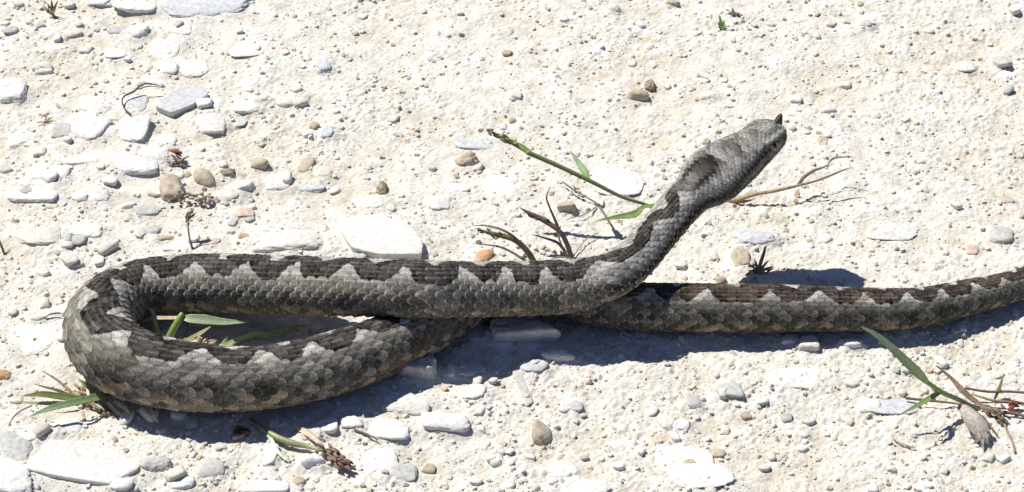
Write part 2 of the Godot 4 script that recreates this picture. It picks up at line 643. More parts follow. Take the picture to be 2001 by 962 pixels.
func build_horn(h: Array, skin: Material, snake: Node3D):
	var p: Vector3 = h[0]
	var ax := (Vector3.UP * 0.9 + (h[2] as Vector3) * 0.42).normalized()
	var sx := ax.cross(Vector3(0, 0, 1)).normalized()
	var sz := sx.cross(ax)
	var v := PackedVector3Array()
	var c := PackedColorArray()
	var ix := PackedInt32Array()
	var rings := 26
	var m := 20
	for k in rings + 1:
		var t := float(k) / rings
		var r := (9.4 * (1.0 - 0.55 * t) * sqrt(maxf(0.0, 1.0 - pow(t, 5.0))) + 0.9 * sin(t * 26.0) * (1.0 - t)) * U
		for i in m:
			var a := TAU * i / m + 0.5 * (int(t * 4.0) % 2)
			var bump := 1.0 + 0.10 * sin(a * 5.0 + int(t * 4.0) * 1.6)
			v.append(p + ax * ((t * 25.0 - 6.0) * U) - (h[2] as Vector3) * (t * t * 3.0 * U) + (sx * cos(a) + sz * sin(a)) * r * bump)
			var sh := 0.13 + 0.09 * sin(a * 5.0 + int(t * 4.0) * 1.6) * 0.5 + 0.10 * smoothstep(0.75, 1.0, t)
			c.append(Color(sh, sh * 0.94, sh * 0.88))
	for k in rings:
		for i in m:
			var a := k * m + i
			var b := k * m + (i + 1) % m
			ix.append_array([a, a + m, b, b, a + m, b + m])
	part("horn", arrays_mesh(v, normals_of(v, ix), c, ix), skin, snake)

func body_color(ph: float, deg: float, j1: float, j2: float, tailness: float, dark: Color, pale: Color, mid: Color, flank: Color, tan: Color) -> Color:
	var right := deg > 0.0
	var f := ph if right else ph + 0.5
	var d := absf(f - round(f))                           # 0 at a notch of this flank, 0.5 between
	var side := absf(deg)
	var rise := clampf((d - 0.045 - 0.015 * sin(ph * 1.7)) / (0.24 + 0.03 * sin(ph * 3.1)), 0.0, 1.0)
	rise = lerpf(rise, sqrt(rise), 0.35 + 0.5 * tailness)
	var edge := lerpf(3.0, (40.0 + 4.0 * sin(ph * 2.3 + 1.0)) * (1.0 if ph > 2.2 else 0.8), rise) + j2 * 3.0
	if side < edge:
		var brown := Color(0.060, 0.044, 0.037)
		var c := dark.lerp(brown, 0.15 + 0.7 * tailness)
		return c * (1.0 + 0.7 * j1 - (0.35 if edge - side < 8.0 else 0.0))
	mid = mid * (1.0 - 0.28 * tailness)
	flank = flank * (1.0 - 0.2 * tailness)
	var out := side - edge
	var c := mid
	if side < 46.0:
		c = pale.lerp(mid, smoothstep(26.0, 46.0, side))
	else:
		# flank: dim blotches that alternate below the band, then a row of tan scales by the belly
		var spot := smoothstep(0.32, 0.12, absf(d - 0.02 + 0.25 * (j2 * 0.6))) * smoothstep(56.0, 70.0, side) * (1.0 - smoothstep(92.0, 104.0, side))
		c = mid.lerp(flank, clampf(smoothstep(52.0, 96.0, side) * 0.62 + j1 * 0.35, 0.0, 1.0))
		c = c.lerp(flank, spot * 0.75)
		if j1 > 0.32:
			c = c.lerp(mid * 1.35, 0.5)
		if side > 88.0:
			var alt := 0.5 + 0.5 * sin(ph * TAU * 2.0 + side * 0.12) + j2 * 0.9
			c = c.lerp(tan * (0.75 + 0.5 * j1), 0.85 * smoothstep(0.55, 0.95, alt + j1 * 0.5) * smoothstep(88.0, 97.0, side))
		if side > 122.0:
			c = c.lerp(Color(0.22, 0.19, 0.15), smoothstep(122.0, 140.0, side) * 0.6)
	if ph < 2.6:
		var w := smoothstep(2.6, 1.4, ph)
		c = c.lerp(pale * (0.85 + 0.4 * j1), w * smoothstep(80.0, 66.0, side) * 0.8)
		c = c.lerp(Color(0.025, 0.023, 0.02), w * exp(-pow((side - 88.0) / 13.0, 2.0)))
	if out < 5.0 and side < 56.0:
		c = c.lerp(pale * 1.08, 0.4)
	return c

func head_color(hx: float, deg: float, j: float) -> Color:
	var side := absf(deg)
	var c := Color(0.235, 0.23, 0.22) * (1.0 + 0.95 * j)
	# paler along the rear of the jaw
	c = c.lerp(Color(0.33, 0.325, 0.305) * (1.0 + 0.6 * j), smoothstep(0.45, 0.8, hx) * smoothstep(30.0, 45.0, side) * smoothstep(88.0, 74.0, side))
	# two dark strokes at the back of the crown
	var arm := 5.0 + (hx - 0.62) * 52.0
	var v1 := exp(-pow((side - arm) / 9.0, 2.0)) * smoothstep(0.60, 0.66, hx)
	if side < arm:
		v1 = maxf(v1, 0.8 * smoothstep(0.60, 0.66, hx) * smoothstep(0.95, 0.75, hx))
	v1 *= clampf(1.25 + 1.2 * j, 0.3, 1.4)
	c = c.lerp(Color(0.022, 0.020, 0.019), clampf(v1, 0.0, 0.97) * smoothstep(1.05, 0.92, hx))
	if hx > 0.4 and hx < 0.46 and absf(side - 14.0) < 12.0:
		c = c.lerp(Color(0.05, 0.046, 0.042), 0.6)
	# dark stripe from the eye along the cheek
	var st := exp(-pow((side - (73.0 + 17.0 * hx)) / (8.0 + 5.0 * hx), 2.0)) * smoothstep(0.06, 0.16, hx)
	c = c.lerp(Color(0.045, 0.04, 0.034), clampf(st * 0.95, 0.0, 1.0))
	# dusky muzzle, mottled lips
	c = c.lerp(Color(0.075, 0.062, 0.05), smoothstep(0.14, 0.03, hx) * smoothstep(40.0, 70.0, side) * 0.85)
	if side > 88.0 and hx > 0.08:
		var bar := 0.5 + 0.5 * sin(hx * 62.0)
		c = c.lerp(Color(0.27, 0.24, 0.20) * (1.0 + 0.6 * j), smoothstep(88.0, 95.0, side) * (0.75 - 0.5 * bar) * smoothstep(0.75, 0.6, hx))
		c = c.lerp(Color(0.02, 0.018, 0.015), exp(-pow((side - 103.0) / 2.2, 2.0)) * smoothstep(0.85, 0.7, hx))
	if side > 106.0:
		c = c.lerp(Color(0.27, 0.245, 0.21) * (1.0 + 0.9 * j), smoothstep(106.0, 114.0, side) * 0.75)
	return c

# ---------------------------------------------------------------- stones
func icosphere(level: int) -> Array:
	if ico.has(level):
		return ico[level]
	var v := PackedVector3Array()
	var ix := PackedInt32Array()
	if level == 0:
		var t := (1.0 + sqrt(5.0)) / 2.0
		for q in [Vector3(-1, t, 0), Vector3(1, t, 0), Vector3(-1, -t, 0), Vector3(1, -t, 0), Vector3(0, -1, t), Vector3(0, 1, t), Vector3(0, -1, -t), Vector3(0, 1, -t), Vector3(t, 0, -1), Vector3(t, 0, 1), Vector3(-t, 0, -1), Vector3(-t, 0, 1)]:
			v.append(q.normalized())
		ix = PackedInt32Array([0, 5, 11, 0, 1, 5, 0, 7, 1, 0, 10, 7, 0, 11, 10, 1, 9, 5, 5, 4, 11, 11, 2, 10, 10, 6, 7, 7, 8, 1, 3, 4, 9, 3, 2, 4, 3, 6, 2, 3, 8, 6, 3, 9, 8, 4, 5, 9, 2, 11, 4, 6, 10, 2, 8, 7, 6, 9, 1, 8])
	else:
		var prev := icosphere(level - 1)
		v = prev[0].duplicate()
		var mids := {}
		var pix: PackedInt32Array = prev[1]
		for i in range(0, pix.size(), 3):
			var m := [0, 0, 0]
			for e in 3:
				var a := pix[i + e]
				var b := pix[i + (e + 1) % 3]
				var key := mini(a, b) * 100000 + maxi(a, b)
				if not mids.has(key):
					mids[key] = v.size()
					v.append((v[a] + v[b]).normalized())
				m[e] = mids[key]
			ix.append_array([pix[i], m[0], m[2], pix[i + 1], m[1], m[0], pix[i + 2], m[2], m[1], m[0], m[1], m[2]])
	if level == 0:
		for i in range(0, ix.size(), 3):
			var q := ix[i + 1]
			ix[i + 1] = ix[i + 2]
			ix[i + 2] = q
	ico[level] = [v, ix]
	return ico[level]

func rock_mesh(planes: Array, power: float, ext: Vector3, sd: int, rough: float, tone: Color, level: int) -> ArrayMesh:   # a lump bounded by planes [normal, distance], edges softened
	var s := icosphere(level)
	var src: PackedVector3Array = s[0]
	var v := PackedVector3Array()
	var c := PackedColorArray()
	noise.seed = sd
	noise.frequency = 1.0
	noise.noise_type = FastNoiseLite.TYPE_SIMPLEX_SMOOTH
	noise.fractal_octaves = 3
	for q in src:
		var sum := 0.0
		for pl in planes:
			var d: float = maxf(0.0, (pl[0] as Vector3).dot(q)) / float(pl[1])
			if d > 0.0:
				sum += pow(d, power)
		var r := pow(sum, -1.0 / power)
		var n1 := noise.get_noise_3dv(q * 1.4)
		var n2 := noise.get_noise_3dv(q * 4.5 + Vector3(7, 3, 1))
		r *= 1.0 + rough * (0.6 * n1 + 0.35 * n2)
		v.append(q * r * ext)
		var n3 := noise.get_noise_3dv(q * 2.6 * r + Vector3(3, 9, 4))
		c.append((tone * (1.0 + 0.16 * n3 + 0.08 * n2)).lerp(Color(0.66, 0.61, 0.53), clampf(n1 * 0.7 + 0.25 - q.y * 0.25, 0.0, 0.65)))
	return arrays_mesh(v, normals_of(v, s[1]), c, s[1])

func rock_planes(sd: int, count: int) -> Array:
	var r := RandomNumberGenerator.new()
	r.seed = sd
	var a := []
	for q in [Vector3.RIGHT, Vector3.LEFT, Vector3.UP, Vector3.DOWN, Vector3.FORWARD, Vector3.BACK]:
		a.append([(q + Vector3(r.randfn(), r.randfn(), r.randfn()) * 0.16).normalized(), 1.0])
	for i in count:
		a.append([Vector3(r.randfn(), r.randfn(), r.randfn()).normalized(), r.randf_range(0.92, 1.18)])
	return a

const TONES := {"white": Color(0.79, 0.785, 0.765), "cream": Color(0.69, 0.66, 0.60), "grey": Color(0.52, 0.52, 0.51), "blue": Color(0.59, 0.61, 0.645), "tan": Color(0.50, 0.42, 0.32), "orange": Color(0.56, 0.33, 0.18), "pink": Color(0.62, 0.49, 0.40), "brown": Color(0.30, 0.24, 0.17), "rust": Color(0.13, 0.045, 0.03), "pale": Color(0.72, 0.71, 0.68)}

# x, y, width, height on the photograph, how high it stands (share of its half width), tone, sharpness of its edges, name, label
func stone_list() -> Array:
	return [
	[400, 14, 172, 52, 0.12, "blue", 10, "stone", "broad pale bluish slab flush with the soil at the top edge, left half"],
	[202, 2, 64, 26, 0.35, "blue", 10, "stone", "blue grey stone cut by the top edge, near the small green sprout"],
	[272, 19, 76, 28, 0.5, "white", 5, "pebble", "long smooth white pebble below the top edge, left of the broad bluish slab"],
	[270, 66, 40, 30, 0.7, "white", 6, "pebble", "blocky white pebble beneath the long smooth white pebble near the top"],
	[228, 60, 40, 20, 0.3, "grey", 6, "pebble", "small greyish flat pebble just left of the blocky white pebble near the top"],
	[322, 95, 66, 56, 0.4, "white", 5, "stone", "lumpy dusty white stone below the broad bluish slab"],
	[352, 57, 46, 28, 0.4, "white", 4, "pebble", "rounded white pebble touching the near edge of the broad bluish slab"],
	[325, 138, 44, 28, 0.5, "white", 4, "pebble", "round white pebble between the lumpy white stone and the grey wedge"],
	[377, 136, 62, 38, 0.3, "white", 4, "stone", "low dusty white stone right behind the grey wedge shaped stone"],
	[230, 104, 46, 24, 0.3, "white", 4, "pebble", "low white pebble half buried left of the lumpy white stone"],
	[300, 160, 62, 22, 0.3, "white", 4, "pebble", "thin white pebble just above the curled brown twig"],
	[23, 187, 62, 44, 0.6, "white", 7, "stone", "blunt white stone cut by the left edge, upper corner of the photo"],
	[264, 206, 50, 36, 0.3, "blue", 5, "pebble", "pale bluish pebble inside the curl of the brown twig"],
	[421, 206, 44, 36, 0.5, "white", 4, "pebble", "white pebble at the right end of the grey wedge shaped stone"],
	[514, 197, 27, 19, 0.7, "cream", 4, "pebble", "little cream pebble left of the egg shaped cream pebble"],
	[563, 199, 52, 29, 0.6, "cream", 4, "pebble", "egg shaped cream pebble in the upper left gravel, farthest right of its cluster"],
	[480, 210, 60, 34, 0.35, "white", 4, "stone", "low white stone left of the egg shaped cream pebble"],
	[410, 242, 64, 42, 0.6, "pale", 9, "stone", "angular pale stone with a ridge, below the grey wedge shaped stone"],
	[460, 240, 46, 16, 0.2, "blue", 5, "pebble", "thin bluish flake right of the angular ridged pale stone"],
	[180, 206, 56, 32, 0.3, "white", 4, "stone", "low white stone left of the curled brown twig"],
	[222, 228, 60, 24, 0.25, "cream", 4, "stone", "flat cream stone below the curled brown twig"],
	[177, 257, 66, 46, 0.6, "white", 8, "stone", "squarish white stone in the left gravel with a flat top"],
	[260, 260, 58, 48, 0.5, "white", 6, "stone", "tilted rounded white stone right of the squarish white stone"],
	[122, 260, 44, 34, 0.5, "grey", 6, "stone", "speckled grey stone left of the squarish white stone"],
	[45, 268, 60, 34, 0.3, "white", 4, "stone", "low dusty white stone left of the speckled grey stone"],
	[330, 276, 44, 34, 0.7, "white", 4, "pebble", "round bright white pebble above the orange dry flower"],
	[266, 330, 92, 46, 0.6, "white", 5, "stone", "large bright white stone left of the orange dry flower"],
	[300, 304, 66, 34, 0.5, "white", 5, "stone", "white stone behind the large bright white stone by the orange dry flower"],
	[75, 344, 48, 30, 0.55, "white", 5, "pebble", "pointed white pebble, left one of a pair in the left gravel"],
	[115, 345, 38, 32, 0.6, "white", 5, "pebble", "upright white pebble, right one of a pair in the left gravel"],
	[150, 316, 80, 20, 0.25, "white", 4, "stone", "long low white stone above the pair of white pebbles"],
	[60, 380, 102, 38, 0.35, "white", 6, "stone", "large flat white stone below the pair of white pebbles at left"],
	[178, 382, 78, 34, 0.25, "pale", 4, "stone", "dusty pale stone right of the large flat white stone at left"],
	[399, 354, 48, 40, 0.85, "tan", 4, "stone", "rounded tan stone in the middle of the crumbly clump, left half"],
	[444, 340, 36, 26, 0.8, "brown", 4, "clod", "rough brown soil clod behind the rounded tan stone"],
	[506, 320, 36, 26, 0.75, "tan", 5, "pebble", "grey brown pebble right of the rough brown clod"],
	[480, 367, 42, 33, 0.8, "pale", 4, "pebble", "smooth pale grey pebble standing right of the rounded tan stone"],
	[336, 376, 52, 46, 0.8, "tan", 6, "stone", "dark bottomed tan stone at the left of the crumbly clump"],
	[312, 372, 58, 34, 0.5, "cream", 5, "stone", "cream stone leaning against the dark bottomed tan stone"],
	[254, 402, 34, 25, 0.9, "white", 3, "pebble", "egg shaped white pebble sitting proud, left of the grey flake"],
	[289, 410, 50, 22, 0.4, "grey", 7, "stone", "grey flake below the dark bottomed tan stone"],
	[441, 384, 56, 28, 0.5, "cream", 5, "stone", "cream stone below the smooth pale grey pebble"],
	[631, 338, 46, 26, 0.5, "cream", 4, "pebble", "cream pebble at the right end of the left gravel"],
	[597, 322, 30, 32, 0.6, "tan", 5, "pebble", "upright dull tan pebble beside the cream pebble at the end of the left gravel"],
	[545, 358, 64, 34, 0.35, "pale", 4, "stone", "dusty pale stone below the grey brown pebble"],
	[289, 453, 46, 20, 0.4, "grey", 7, "stone", "flat bluish grey stone just behind the left loop of the snake"],
	[168, 455, 68, 30, 0.35, "white", 5, "stone", "white stone behind the left loop, farther left than the grey one"],
	[80, 462, 104, 44, 0.3, "cream", 4, "stone", "wide tan tinged cream stone at the left edge behind the loop"],
	[319, 469, 40, 15, 0.45, "tan", 5, "pebble", "greenish tan pebble by the upright thin stem behind the snake"],
	[345, 482, 50, 22, 0.3, "white", 5, "pebble", "small white stone at the foot of the upright thin stem"],
	[407, 478, 46, 16, 0.25, "pink", 5, "pebble", "flat pink pebble touching the back of the snake"],
	[572, 474, 142, 48, 0.32, "pale", 5, "stone", "broad pale stone rising behind the snake, left of the white slab"],
	[478, 417, 36, 20, 0.4, "pink", 5, "pebble", "pinkish pebble above the broad pale stone"],
	[477, 466, 26, 14, 0.5, "orange", 5, "pebble", "tiny orange pebble left of the broad pale stone"],
	[453, 437, 22, 16, 0.5, "grey", 5, "pebble", "tiny grey pebble in the soil below the cream stones"],
	[607, 367, 56, 15, 0.25, "blue", 6, "pebble", "long bluish flake beyond the broad pale stone"],
	[641, 262, 28, 24, 0.6, "blue", 6, "pebble", "bluish grey pebble standing up in open soil, upper middle left"],
	[631, 132, 32, 30, 0.6, "blue", 7, "pebble", "bluish pointed pebble in open soil near the top, left of the middle"],
	[556, 99, 15, 11, 0.8, "orange", 4, "pebble", "tiny orange pebble right of the large sunk white stone"],
	[490, 95, 84, 46, 0.2, "white", 4, "stone", "large white stone sunk in soil below the broad bluish slab's right end"],
	[912, 319, 54, 38, 0.75, "tan", 4, "clod", "lone tan clod of earth behind the snake, left of the green stem"],
	[747, 372, 26, 26, 0.9, "brown", 4, "clod", "little brown clod above the white slab"],
	[858, 400, 46, 28, 0.5, "pale", 8, "pebble", "grooved pale pebble right of the little brown clod"],
	[970, 368, 76, 46, 0.25, "white", 6, "stone", "flat white stone below the lone tan clod"],
	[896, 372, 34, 22, 0.4, "white", 4, "pebble", "small white pebble between the lone clod and the flat white stone"],
	[1108, 410, 40, 28, 0.8, "tan", 6, "stone", "half white half tan stone beside the red brown tufts"],
	[1216, 360, 92, 56, 0.12, "white", 5, "stone", "large white stone flush with the soil behind the green stem"],
	[1243, 187, 50, 36, 0.75, "tan", 5, "stone", "two toned tan stone in the open soil above the green stem"],
	[1270, 166, 23, 25, 0.9, "brown", 4, "clod", "small brown clod touching the two toned tan stone"],
	[1200, 20, 29, 20, 0.8, "white", 4, "pebble", "round white pebble close to the top edge, right of the middle"],
	[1104, 40, 22, 15, 0.8, "white", 4, "pebble", "tiny white pebble near the top edge left of the round white one"],
	[1313, 7, 26, 15, 0.7, "tan", 5, "pebble", "tan pebble touching the top edge of the photo"],
	[730, 396, 54, 26, 0.3, "pale", 7, "stone", "grey streaked pale stone just behind the white slab"],
	[945, 502, 38, 24, 0.6, "orange", 5, "pebble", "orange brown pebble peeping over the snake's back by the red tuft"],
	[930, 282, 82, 22, 0.12, "blue", 7, "stone", "bluish slab flush with the soil beneath the seed head"],
	[1385, 188, 38, 20, 0.7, "white", 5, "pebble", "bright white pebble above the snake's head"],
	[1692, 50, 30, 21, 0.7, "grey", 4, "pebble", "grey pebble near the top edge in the right half"],
	[1953, 121, 34, 28, 0.75, "grey", 5, "pebble", "round grey pebble near the right edge, upper corner"],
	[1886, 130, 40, 24, 0.4, "pale", 5, "pebble", "pale pebble left of the round grey pebble in the upper right corner"],
	[1609, 279, 22, 27, 0.4, "tan", 4, "pebble", "tan pebble in the soil right of the snake's snout"],
	[1478, 468, 84, 34, 0.5, "blue", 6, "stone", "rough bluish grey stone between the snake's head and its tail"],
	[1958, 465, 46, 32, 0.6, "grey", 8, "stone", "angular grey stone near the right edge above the tail"],
	[1739, 453, 104, 34, 0.12, "pale", 5, "stone", "pale stone flush with the soil right of the head's shadow"],
	[1902, 487, 26, 22, 0.5, "pink", 5, "pebble", "pinkish pebble left of the angular grey stone near the right edge"],
	[1968, 392, 30, 15, 0.5, "pink", 5, "pebble", "flat pinkish brown pebble at the right edge above the angular grey stone"],
	[1445, 507, 36, 42, 0.7, "tan", 5, "stone", "yellowish tan stone behind the tail, next to the small withered tuft"],
	[30, 882, 70, 62, 0.6, "grey", 5, "stone", "rounded grey stone at the left edge beside the white corner slab"],
	[305, 914, 66, 48, 0.75, "grey", 4, "stone", "round grey stone right of the white corner slab"],
	[416, 916, 50, 40, 0.7, "grey", 5, "stone", "grey and white stone in the foreground right of the round grey stone"],
	[20, 948, 92, 56, 0.6, "white", 5, "stone", "big white stone cut by the lower left corner"],
	[235, 954, 52, 28, 0.6, "white", 4, "pebble", "white pebble at the bottom edge under the white corner slab"],
	[610, 906, 54, 36, 0.8, "white", 4, "pebble", "smooth white pebble beside the dried flower head in the foreground"],
	[529, 893, 28, 42, 0.7, "white", 5, "pebble", "upright white pebble under the pale green foreground stalk"],
	[638, 838, 40, 30, 0.6, "white", 5, "pebble", "white pebble at the edge of the loop's shadow"],
	[606, 852, 44, 30, 0.5, "pale", 5, "pebble", "dusty pale pebble behind the pale green foreground stalk"],
	[515, 954, 104, 32, 0.45, "white", 4, "stone", "wide white stone at the bottom edge, below the upright white pebble"],
	[10, 736, 28, 24, 0.8, "orange", 4, "pebble", "orange pink pebble at the left edge beside the loop"],
	[115, 613, 36, 20, 0.7, "white", 5, "pebble", "white pebble touching the outside of the left loop"],
	[73, 628, 30, 14, 0.6, "cream", 5, "pebble", "tiny cream pebble left of the one touching the loop"],
	[88, 846, 58, 30, 0.6, "pale", 4, "stone", "pale stone under the shadow of the left tuft"],
	[140, 838, 56, 30, 0.5, "white", 5, "stone", "white stone in front of the left tuft"],
	[52, 864, 46, 22, 0.5, "white", 5, "pebble", "white pebble squeezed between the rounded grey stone and the left tuft"],
	[55, 662, 150, 72, 0.10, "white", 4, "stone", "huge white stone flush with the soil outside the left loop"],
	[471, 848, 40, 30, 0.8, "rust", 5, "clod", "dark rust red lump in the loop's shadow"],
	[352, 946, 58, 26, 0.4, "white", 5, "pebble", "dusty white pebble at the bottom edge under the grey and white stone"],
	[818, 726, 76, 64, 0.95, "grey", 9, "stone", "grey stone standing at the edge of the shadow where the coils cross"],
	[788, 794, 82, 40, 0.5, "pale", 6, "stone", "pale stone on the shadow's edge in front of the crossing"],
	[872, 833, 96, 36, 0.7, "white", 5, "stone", "long bright white stone in the middle foreground"],
	[752, 842, 104, 42, 0.35, "white", 4, "stone", "wide dusty white stone left of the long bright white one"],
	[688, 834, 42, 28, 0.6, "white", 5, "pebble", "white pebble left of the wide dusty white stone"],
	[1060, 852, 40, 44, 0.9, "tan", 8, "stone", "upright tan crumb of stone with a lit white face in the foreground"],
	[1090, 699, 62, 34, 0.75, "pale", 6, "stone", "pale stone poking from the shadow below the snake's body"],
	[1043, 722, 58, 26, 0.4, "blue", 7, "stone", "bluish stone on the shadow edge left of the poking pale stone"],
	[1012, 650, 112, 66, 0.8, "blue", 9, "stone", "large bluish block in the shade under the raised body"],
	[925, 648, 66, 40, 0.5, "blue", 6, "stone", "shaded stone left of the large bluish block under the body"],
	[881, 731, 22, 24, 0.9, "white", 3, "pebble", "little egg shaped white pebble on the shadow edge"],
	[920, 728, 66, 26, 0.4, "pale", 5, "stone", "dusty pale stone right of the little egg shaped pebble"],
	[740, 906, 78, 52, 0.4, "white", 5, "stone", "sunk white stone right of the dried flower head"],
	[786, 926, 62, 32, 0.4, "grey", 6, "stone", "greyish stone right of the sunk white foreground stone"],
	[1125, 797, 26, 24, 0.7, "grey", 5, "pebble", "small grey pebble right of the thin grey sliver"],
	[930, 773, 44, 28, 0.4, "white", 5, "pebble", "white pebble in open soil left of the thin grey sliver"],
	[940, 838, 20, 14, 0.7, "white", 4, "pebble", "tiny white pebble at the right tip of the long bright white stone"],
	[1290, 860, 46, 20, 0.35, "pink", 5, "stone", "pinkish flat stone in the right foreground"],
	[1100, 917, 62, 32, 0.3, "white", 5, "stone", "white stone below the upright tan crumb"],
	[1340, 905, 112, 72, 0.12, "white", 5, "stone", "broad white stone flush with the foreground soil"],
	[1145, 956, 92, 34, 0.3, "white", 4, "stone", "white stone at the bottom edge, middle"],
	[1304, 830, 36, 24, 0.5, "pale", 5, "pebble", "pale pebble above the pinkish flat stone"],
	[1545, 664, 32, 28, 0.8, "cream", 5, "pebble", "cream pebble standing in the tail's shadow"],
	[1580, 676, 40, 34, 0.8, "cream", 7, "stone", "blocky cream stone beside the tail's shadow"],
	[1667, 674, 40, 24, 0.7, "white", 5, "pebble", "white pebble below the tail, left of the green shoot"],
	[1876, 645, 26, 16, 0.7, "white", 5, "pebble", "white pebble by the thin end of the tail"],
	[1423, 764, 56, 30, 0.6, "grey", 7, "stone", "cracked grey stone in the open foreground right of the middle"],
	[1356, 786, 30, 28, 0.6, "grey", 6, "pebble", "grey pebble left of the cracked grey stone"],
	[1545, 743, 112, 38, 0.12, "white", 6, "stone", "long white stone flush with the soil below the tail"],
	[1697, 796, 42, 28, 0.6, "white", 5, "pebble", "white pebble left of the green shoot's leaf tip"],
	[1752, 800, 84, 26, 0.15, "blue", 6, "stone", "bluish slab flush with the soil beside the green shoot"],
	[1678, 767, 26, 16, 0.4, "blue", 6, "pebble", "little blue grey flake above the white pebble by the shoot"],
	[1335, 832, 30, 20, 0.5, "white", 5, "pebble", "white pebble right of the pale pebble in the right foreground"],
	[1375, 935, 130, 46, 0.10, "white", 4, "stone", "wide white stone almost buried at the bottom edge"]]

# flat stones traced corner by corner: name, label, tone, height, corners on the photograph
const SLABS := [
	["slab", "large flat white slab right behind the snake's back", "white", 26.0, [[662, 428], [742, 420], [800, 440], [826, 468], [822, 492], [742, 494], [690, 482], [668, 452]]],
	["slab", "four cornered white slab in the lower left foreground", "white", 20.0, [[98, 862], [196, 868], [262, 898], [272, 910], [206, 948], [120, 930], [42, 920]]],
	["stone", "grey wedge shaped stone lying in the upper left gravel", "blue", 16.0, [[303, 206], [330, 178], [372, 164], [402, 174], [408, 190], [372, 204], [344, 221]]],
	["sliver", "thin grey sliver of stone lying in the middle foreground", "grey", 7.0, [[1000, 724], [1016, 722], [1042, 784], [1030, 790]]]]

func plan_stones() -> Array:
	var out := []
	var n := 0
	for r in stone_list():
		n += 1
		var w: float = r[2]
		var h: float = r[3]
		var hh: float = minf(r[4] * w * 0.5, h * 0.5 / 0.86) * (0.95 if float(r[4]) > 0.74 else (0.62 if w > 44 else 0.8))
		var e := deg_to_rad(ELEV)
		var d: float = sqrt(maxf(pow(h * 0.5, 2) - pow(hh * cos(e), 2), pow(h * 0.2, 2))) / sin(e)
		var c := at(r[0], r[1], hh * 0.25)
		var k := scale_at(c)
		out.append({"flat": float(r[4]) < 0.74, "p": c, "rx": w * 0.5 * k, "rz": d * k, "hh": hh * k, "tone": r[5], "power": float(r[6]), "called": r[7], "label": r[8], "sd": 100 + n * 7})
	for s in SLABS:
		var c := Vector2.ZERO
		for q in s[4]:
			c += Vector2(q[0], q[1]) / s[4].size()
		var p := at(c.x, c.y)
		var lo := Vector2(1e9, 1e9)
		var hi := -lo
		for q in s[4]:
			var g := at(q[0], q[1], s[3])
			lo = lo.min(Vector2(g.x, g.z))
			hi = hi.max(Vector2(g.x, g.z))
		p = Vector3((lo.x + hi.x) * 0.5, 0, (lo.y + hi.y) * 0.5)
		n += 1
		out.append({"flat": true, "p": p, "rx": (hi.x - lo.x) * 0.42, "rz": (hi.y - lo.y) * 0.42, "hh": s[3] * U * 0.5, "tone": s[2], "called": s[0], "label": s[1], "sd": 100 + n * 7, "corners": s[4], "top": s[3]})
	return out

func build_stones(rocks: Array):
	for r in rocks:
		var p: Vector3 = r.p
		var tone: Color = TONES[r.tone]
		var kind: String = r.called
		var cat: String = {"stone": "stone", "pebble": "stone", "slab": "stone", "sliver": "stone", "clod": "clod of earth"}[kind]
		var mesh: ArrayMesh
		if r.has("corners"):
			var planes := []
			var g := PackedVector2Array()
			for q in r.corners:
				var s := at(q[0], q[1], r.top)
				g.append(Vector2(s.x - p.x, s.z - p.z) / U)
			var cen := Vector2.ZERO
			for q in g:
				cen += q / g.size()
			for i in g.size():
				var a := g[i] - cen
				var b := g[(i + 1) % g.size()] - cen
				var nrm := Vector2((b - a).y, -(b - a).x).normalized()
				if nrm.dot(a) < 0.0:
					nrm = -nrm
				planes.append([Vector3(nrm.x, -0.12, nrm.y).normalized(), maxf(nrm.dot(a), 1.0)])
			planes.append([Vector3(0.02, 1, 0.03).normalized(), r.top * 0.6])
			planes.append([Vector3.DOWN, r.top * 0.8])
			mesh = rock_mesh(planes, 26.0, Vector3.ONE * U, r.sd, 0.03, tone, 5)
			p = p + Vector3(cen.x, 0, cen.y) * U
			p.y = r.top * U * 0.4
		else:
			var rough := 0.16 if kind != "clod" else 0.4
			mesh = rock_mesh(rock_planes(r.sd, 9), r.power * 1.05, Vector3(r.rx, r.hh, r.rz), r.sd, rough, tone, 3 if r.rx < 0.009 else 4)
			p.y = maxf(ground_y(p.x, p.z) - r.hh * 0.25, p.y - r.hh * 0.25)
		var o := part(numbered(kind), mesh, stone_mat, self)
		o.position = p
		tag(o, r.label, cat, "stones and pebbles lying in the soil")

func near_snake(x: float, z: float) -> bool:
	return false

func build_small_pebbles():
	var protos := []
	for i in 10:
		protos.append(rock_mesh(rock_planes(9000 + i, 6), 6.0 + i % 4 * 2.0, Vector3.ONE, 900 + i, 0.2, Color.WHITE, 2))
	var tones := ["white", "white", "white", "pale", "pale", "pale", "cream", "cream", "cream", "grey", "tan"]
	var made := 0
	while made < 210:
		var px := rng.randf_range(0, 2001)
		var py := rng.randf_range(0, 962)
		if rng.randf() > 0.25 + 0.75 * smoothstep(900.0, 300.0, px) and rng.randf() > 0.12 + 0.5 * smoothstep(600.0, 900.0, py):
			continue
		made += 1
		var tone: String = tones[rng.randi() % tones.size()]
		var p := on_ground(px, py)
		var r := rng.randf_range(7.0, 11.0 + 5.0 * smoothstep(900.0, 300.0, px)) * U
		var o := MeshInstance3D.new()
		o.name = numbered("small_pebble")
		o.mesh = tinted(protos[rng.randi() % protos.size()], tone)
		o.material_override = stone_mat
		add_child(o)
		o.scale = Vector3(r * rng.randf_range(0.85, 1.3), r * rng.randf_range(0.45, 0.8), r * rng.randf_range(0.7, 1.1))
		o.rotation.y = rng.randf() * TAU
		o.position = p + Vector3.UP * o.scale.y * rng.randf_range(-0.1, 0.45)
		var zone: String = ("behind" if py < 500.0 else "in front of") + " the snake, " + (["far left", "left of the middle", "right of the middle", "far right"][int(clampf(px / 500.3, 0, 3))])
		tag(o, "small %s pebble sunk in soil %s" % [tone, zone], "stone", "small %s pebbles %s" % [tone, zone])

